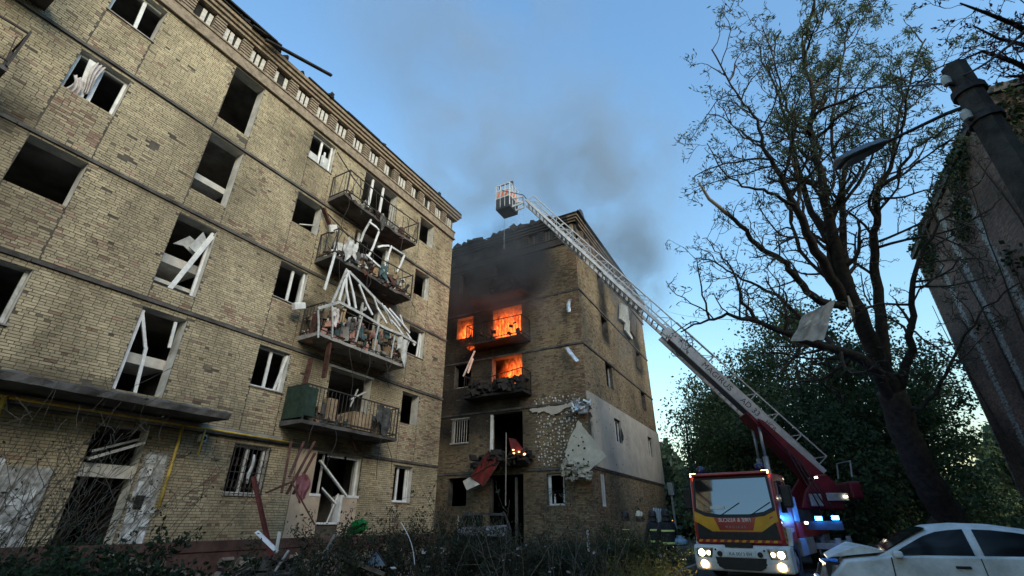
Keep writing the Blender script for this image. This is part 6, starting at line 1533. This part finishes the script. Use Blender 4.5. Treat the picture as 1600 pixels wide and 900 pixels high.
# weeds lit by the headlights, grass along the kerb
rs = np.random.RandomState(70); wl = []; wr = []
gp = at(1050, 905, 9.8)
for i in range(420):
    b0 = np.array([13.6 + rs.randn()*.7, 3.95 + rs.randn()*.45, .0]); p, _ = wavy(b0, np.array([rs.randn()*.5, rs.randn()*.5, 1.1]), .35 + .55*rs.rand(), 5, .16, rs, -.05); wl.append(p); wr.append(np.linspace(.009,.002,6))
V, Fc = polytubes(wl, wr, 3); wd = thing('weeds', 'dry yellowish weeds lit by the fire engine headlights', 'weeds', (13.6, 3.95, 0)); tag(np_mesh('stalks', V, Fc, mat('dry_stalk', (.24,.19,.07), .9, var=.3), wd), kind='stuff')
tag(leaves_mesh('blades', [p[k] for p in wl for k in (2,3,4,5)], .12, (.20,.17,.05), wd, 71, .25), kind='stuff')
n = 9000; gx, gy = rs.uniform(2, 24, n), 3.6 + 9.2*rs.rand(n); k = ~((gx > 20) & (gy > 7)); gx, gy = gx[k], gy[k]
tag(leaves_mesh('grass', np.stack([gx, gy, np.zeros(len(gx))], 1), .22, (.04,.05,.022), None, 72, .12, -1.4), 'rough grass between the driveway and the blocks', 'grass', kind='stuff')

# ================================================================== DEBRIS
def debris(name, label, cat, m, mt, **kw): return tag(m.build(name, mt, None, **kw), label, cat)
def plank(label, a, b_, w, th, mt, name='fallen_board', cat='board', kink=0):
    """board with splintered ends, a bent middle and a saw groove"""
    a, b_ = Vector(a), Vector(b_); d = (b_-a); dn = d.normalized(); s = dn.cross(Vector((0,0,1))).normalized(); u = s.cross(dn); m = MB(); loops = []
    for i in range(9):
        t = i/8; c = a + d*t + u*kink*math.sin(math.pi*t) ; e = (.55 + .45*rnd.random()) if i in (0, 8) else 1
        loops.append([c + s*w*e, c + s*w*e*.25 + u*th*.4, c + u*th - s*w*.2*e, c - s*w*e + u*th*.9, c - s*w - u*th*.2, c - u*th*.6])
    m.ring(loops); return debris(name, label, cat, m, mt)
plank('pale blue white window board leaning upright in the hedge', at(495,905,8.2), at(524,836,8.4), .07, .03, mat('pale_blue_board', (.42,.48,.52), .6, var=.25, scale=4), kink=.02)
plank('short white frame piece lying on the slats by the plinth', at(400,832,8.8), at(432,863,8.6), .055, .04, PVC)
plank('white frame strip standing against the short frame piece', at(437,831,8.7), at(431,864,8.6), .03, .02, PVC)
plank('greenish white splintered board on the slat pile', at(452,860,8.3), at(430,893,8.1), .06, .03, PVC_D)
plank('thin torn white strip sticking up from the hedge', at(626,816,8.9), at(648,884,8.6), .012, .01, PVC, kink=.06)
plank('white stick leaning by the burnt car', at(716,806,11), at(716,850,11), .022, .02, PLAST)
plank('pale board lying low in the shrubs before the brick corner', at(918,828,11.5), at(920,862,11.3), .03, .02, PLAST)
plank('long brown beam lying across the rubble', at(520,868,8.3), at(600,900,8.0), .05, .05, WOODD)
for i in range(26):
    a = at(352 + 3.2*i + rnd.gauss(0,4), 905 - rnd.random()*8, 8.3 + .02*i); b_ = at(400 + 2.6*i + rnd.gauss(0,5), 866 + rnd.random()*14, 8.7); m = MB(); m.bar(a, b_, .028, .02); m.bar(a.lerp(b_,.02), a.lerp(b_,.1), .034, .026)
    tag(m.build('fallen_lath', CHAR if i % 3 else IRON, None), 'thin black lath in the pile against the brick plinth', 'lath', 'laths piled by the plinth')
m = MB(); rr = random.Random(77); mc = at(420, 870, 8.8)
for i in range(420):
    r_ = 1.5*math.sqrt(rr.random()); a = rr.random()*6.28; x, y = mc.x + r_*math.cos(a), mc.y + r_*math.sin(a)*.9; top = .92*max(0, 1 - r_/1.6); z = top*rr.random()**.5; s_ = .05 + .12*rr.random(); R_ = Matrix.Rotation(rr.random()*6, 3, 'Z') @ Matrix.Rotation(rr.random()*2, 3, 'X')
    m.obox((x, y, z), R_ @ Vector((s_*1.5,0,0)), R_ @ Vector((0,s_*.8,0)), R_ @ Vector((0,0,s_*.45)))
tag(m.build('rubble_mound', mat('mound_mix', (.085,.075,.065), .95, var=.6, scale=3, bump=.3), None), 'dark rubble mound under the black laths by the plinth', 'rubble', kind='stuff')
m = MB(); p = at(588,860,8.6); q = [at(570,884,8.3), at(604,884,8.3), at(608,880,8.9), at(576,878,8.9)]; m.add([p]+q, [(0,1,2),(0,2,3),(0,3,4),(0,4,1),(1,4,3,2)]); gl = debris('broken_pane_stack', 'broken bluish glass panes propped like a tent in the hedge', 'glass pane', m, mat('dirty_glass', (.10,.13,.15), .2, var=.3, scale=5, spec=.6)); m = MB(); [m.bar(p, x, .02) for x in q]; m.build('lead_edge', IRON, gl)
# crumpled green bag
m = MB(); rr = random.Random(3); n = 12; g = []
for j in range(n+1):
    for i in range(n+1):
        a, t = i/n, j/n; c = at(573 - 27*t + 9*(a-.5)*(1 + math.sin(3*t)), 815 + 19*t**1.5 + 8*(a-.5), 8.7); g.append(c + Vector((rr.gauss(0,.012), .05*math.sin(9*a + 5*t), .03*math.sin(12*a) + rr.gauss(0,.012))))
m.add(g, [(j*(n+1)+i, j*(n+1)+i+1, (j+1)*(n+1)+i+1, (j+1)*(n+1)+i) for j in range(n) for i in range(n)])
debris('plastic_bag', 'crumpled bright green plastic bag snagged on the hedge top', 'bag', m, mat('green_plastic', (.012,.20,.045), .45, var=.4, scale=8), smooth=True)
# countable chunks on the ground between the hedge and the blocks
def chunk(seed):
    rr = random.Random(seed); m = MB(); loops = []
    for i, (z, r) in enumerate(((-.5,.5),(-.42,.95),(.1,1.05),(.45,.8),(.52,.3))): loops.append([(r*math.cos(a)*rr.uniform(.75,1.2), r*.8*math.sin(a)*rr.uniform(.75,1.2), z*.7 + rr.gauss(0,.05)) for a in [j*math.pi/3.5 for j in range(7)]])
    m.ring(loops); o = m.build('rubble_chunk', CONC, None); me = o.data; bpy.data.objects.remove(o); return me
ck = [chunk(s) for s in range(5)]; wt = mat('plaster_chunk', (.30,.29,.27), .9, var=.3, scale=5)
ck2 = [c.copy() for c in ck]; [(c.materials.clear(), c.materials.append(wt)) for c in ck2]
rr = random.Random(44)
for i in range(70):
    f = rr.random(); x = 6.5 + 9*f; y = 7.4 - 3.0*f + rr.uniform(-.9, 2.6); s = rr.uniform(.06,.17); zt = rr.uniform(.05, .55) if y > 6 else .08
    o = bpy.data.objects.new('rubble_chunk', rr.choice(ck2 if rr.random() < .25 else ck)); COL.objects.link(o); o.location = (x, y, zt*.5 + s*.4); o.scale = (s*1.3, s, s); o.rotation_euler = (rr.random()*3, rr.random()*3, rr.random()*3)
    tag(o, 'broken lump of masonry lying among the hedge shrubs', 'rubble', 'masonry lumps in the yard')
rs = np.random.RandomState(80); m = MB()
for i in range(1500):
    x = rs.uniform(3, 20); y = rs.uniform(7.5, 12.9) if x < 17 else rs.uniform(5, 7.2)
    if x > 19.5: continue
    hgt = .75*math.exp(-((y-12.6)/2.2)**2)*(.5+.5*math.sin(x*1.3)**2); s = .04 + .12*rs.rand(); R_ = Matrix.Rotation(rs.rand()*6, 3, 'Z') @ Matrix.Rotation(rs.rand()*2, 3, 'X')
    m.obox((x, y, hgt*rs.rand()+s*.3), R_ @ Vector((s*1.5,0,0)), R_ @ Vector((0,s*.8,0)), R_ @ Vector((0,0,s*.4)))
tag(m.build('rubble', mat('rubble_mix', (.20,.17,.14), .95, var=.6, scale=1.2, bump=.3), None), 'brick and plaster rubble strewn before the blocks', 'rubble', kind='stuff')
m = MB()
for i in range(110):
    x = rs.uniform(6.5, 15); f = (x-6.6)/8.2; y = 7.6-3.2*f + rs.randn()*.6; z = rs.uniform(.1,1.0); s = .012 + .03*rs.rand()**2; R_ = Matrix.Rotation(rs.rand()*6, 3, 'Z') @ Matrix.Rotation(rs.rand()*3, 3, 'X')
    m.obox((x,y,z), R_ @ Vector((s*1.4,0,0)), R_ @ Vector((0,s,0)), R_ @ Vector((0,0,.006)))
tag(m.build('snagged_litter', CLOTH_W, None), 'pale paper and foam scraps snagged in the hedge', 'litter', kind='stuff')
m = MB(); c = at(1063,846,14.5); m.ring([[c + Vector((math.cos(a)*r, math.sin(a)*r, z)) for a in [j*math.pi/5 for j in range(10)]] for z, r in ((-.12,.16),(-.05,.24),(.05,.20),(.12,.08),(.16,.10))]); debris('plastic_bundle', 'pale blue plastic bundle between the firefighters and the fire engine', 'bundle', m, mat('pale_blue_plastic', (.22,.34,.46), .5, var=.3, scale=6), smooth=True)

# ================================================================== SMOKE
def smoke(label, c, rad, dens, col, seed, thr=.42, nscale=.45, rot=0.0, soft=.25):
    bm = bmesh.new(); bmesh.ops.create_icosphere(bm, subdivisions=3, radius=1.0); me = bpy.data.meshes.new('smoke'); bm.to_mesh(me); bm.free()
    o = bpy.data.objects.new('smoke', me); COL.objects.link(o); o.location = c; o.scale = rad; o.rotation_euler = (0, rot, 0); tag(o, label, 'smoke', kind='stuff')
    m = bpy.data.materials.new('smoke_%d' % seed); m.use_nodes = True; n = m.node_tree.nodes; l = m.node_tree.links; n.clear()
    out = n.new('ShaderNodeOutputMaterial'); pv = n.new('ShaderNodeVolumePrincipled'); pv.inputs['Color'].default_value = (*col, 1); pv.inputs['Anisotropy'].default_value = .0
    tc = n.new('ShaderNodeTexCoord'); ln = n.new('ShaderNodeVectorMath'); ln.operation = 'LENGTH'; l.new(tc.outputs['Object'], ln.inputs[0])
    fo = n.new('ShaderNodeMapRange'); fo.interpolation_type = 'SMOOTHSTEP'; fo.inputs[1].default_value = .98; fo.inputs[2].default_value = soft; fo.inputs[3].default_value = 0; fo.inputs[4].default_value = 1; l.new(ln.outputs['Value'], fo.inputs[0])
    mp = n.new('ShaderNodeMapping'); mp.inputs['Scale'].default_value = rad; mp.inputs['Location'].default_value = (seed*3.1, seed*1.7, seed*.9); l.new(tc.outputs['Object'], mp.inputs[0])
    nz = n.new('ShaderNodeTexNoise'); nz.inputs['Scale'].default_value = nscale; nz.inputs['Detail'].default_value = 4; nz.inputs['Roughness'].default_value = .55; nz.inputs['Distortion'].default_value = .6; l.new(mp.outputs[0], nz.inputs['Vector'])
    mr = n.new('ShaderNodeMapRange'); mr.inputs[1].default_value = thr; mr.inputs[2].default_value = thr+.28; mr.inputs[3].default_value = 0; mr.inputs[4].default_value = dens; l.new(nz.outputs[0], mr.inputs[0])
    mu = n.new('ShaderNodeMath'); mu.operation = 'MULTIPLY'; l.new(fo.outputs[0], mu.inputs[0]); l.new(mr.outputs[0], mu.inputs[1]); l.new(mu.outputs[0], pv.inputs['Density'])
    l.new(pv.outputs[0], out.inputs['Volume']); me.materials.append(m); return o
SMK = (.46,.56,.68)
smoke('dark smoke curling off the top balconies of the burning block', (19.0, 11.6, 13.6), (1.8, 4.6, 4.0), 1.1, (.15,.165,.19), 1, .34, .6)
smoke('thin smoke drifting past the brick corner of the burning block', (19.4, 9.2, 10.2), (.9, 2.2, 4.0), .40, (.30,.32,.36), 2, .42, .8)
smoke('bluish smoke pouring from the tall scorched window column', (24.2, 6.4, 11.2), (.9, .85, 4.2), 1.0, (.26,.30,.35), 3, .40, .9)
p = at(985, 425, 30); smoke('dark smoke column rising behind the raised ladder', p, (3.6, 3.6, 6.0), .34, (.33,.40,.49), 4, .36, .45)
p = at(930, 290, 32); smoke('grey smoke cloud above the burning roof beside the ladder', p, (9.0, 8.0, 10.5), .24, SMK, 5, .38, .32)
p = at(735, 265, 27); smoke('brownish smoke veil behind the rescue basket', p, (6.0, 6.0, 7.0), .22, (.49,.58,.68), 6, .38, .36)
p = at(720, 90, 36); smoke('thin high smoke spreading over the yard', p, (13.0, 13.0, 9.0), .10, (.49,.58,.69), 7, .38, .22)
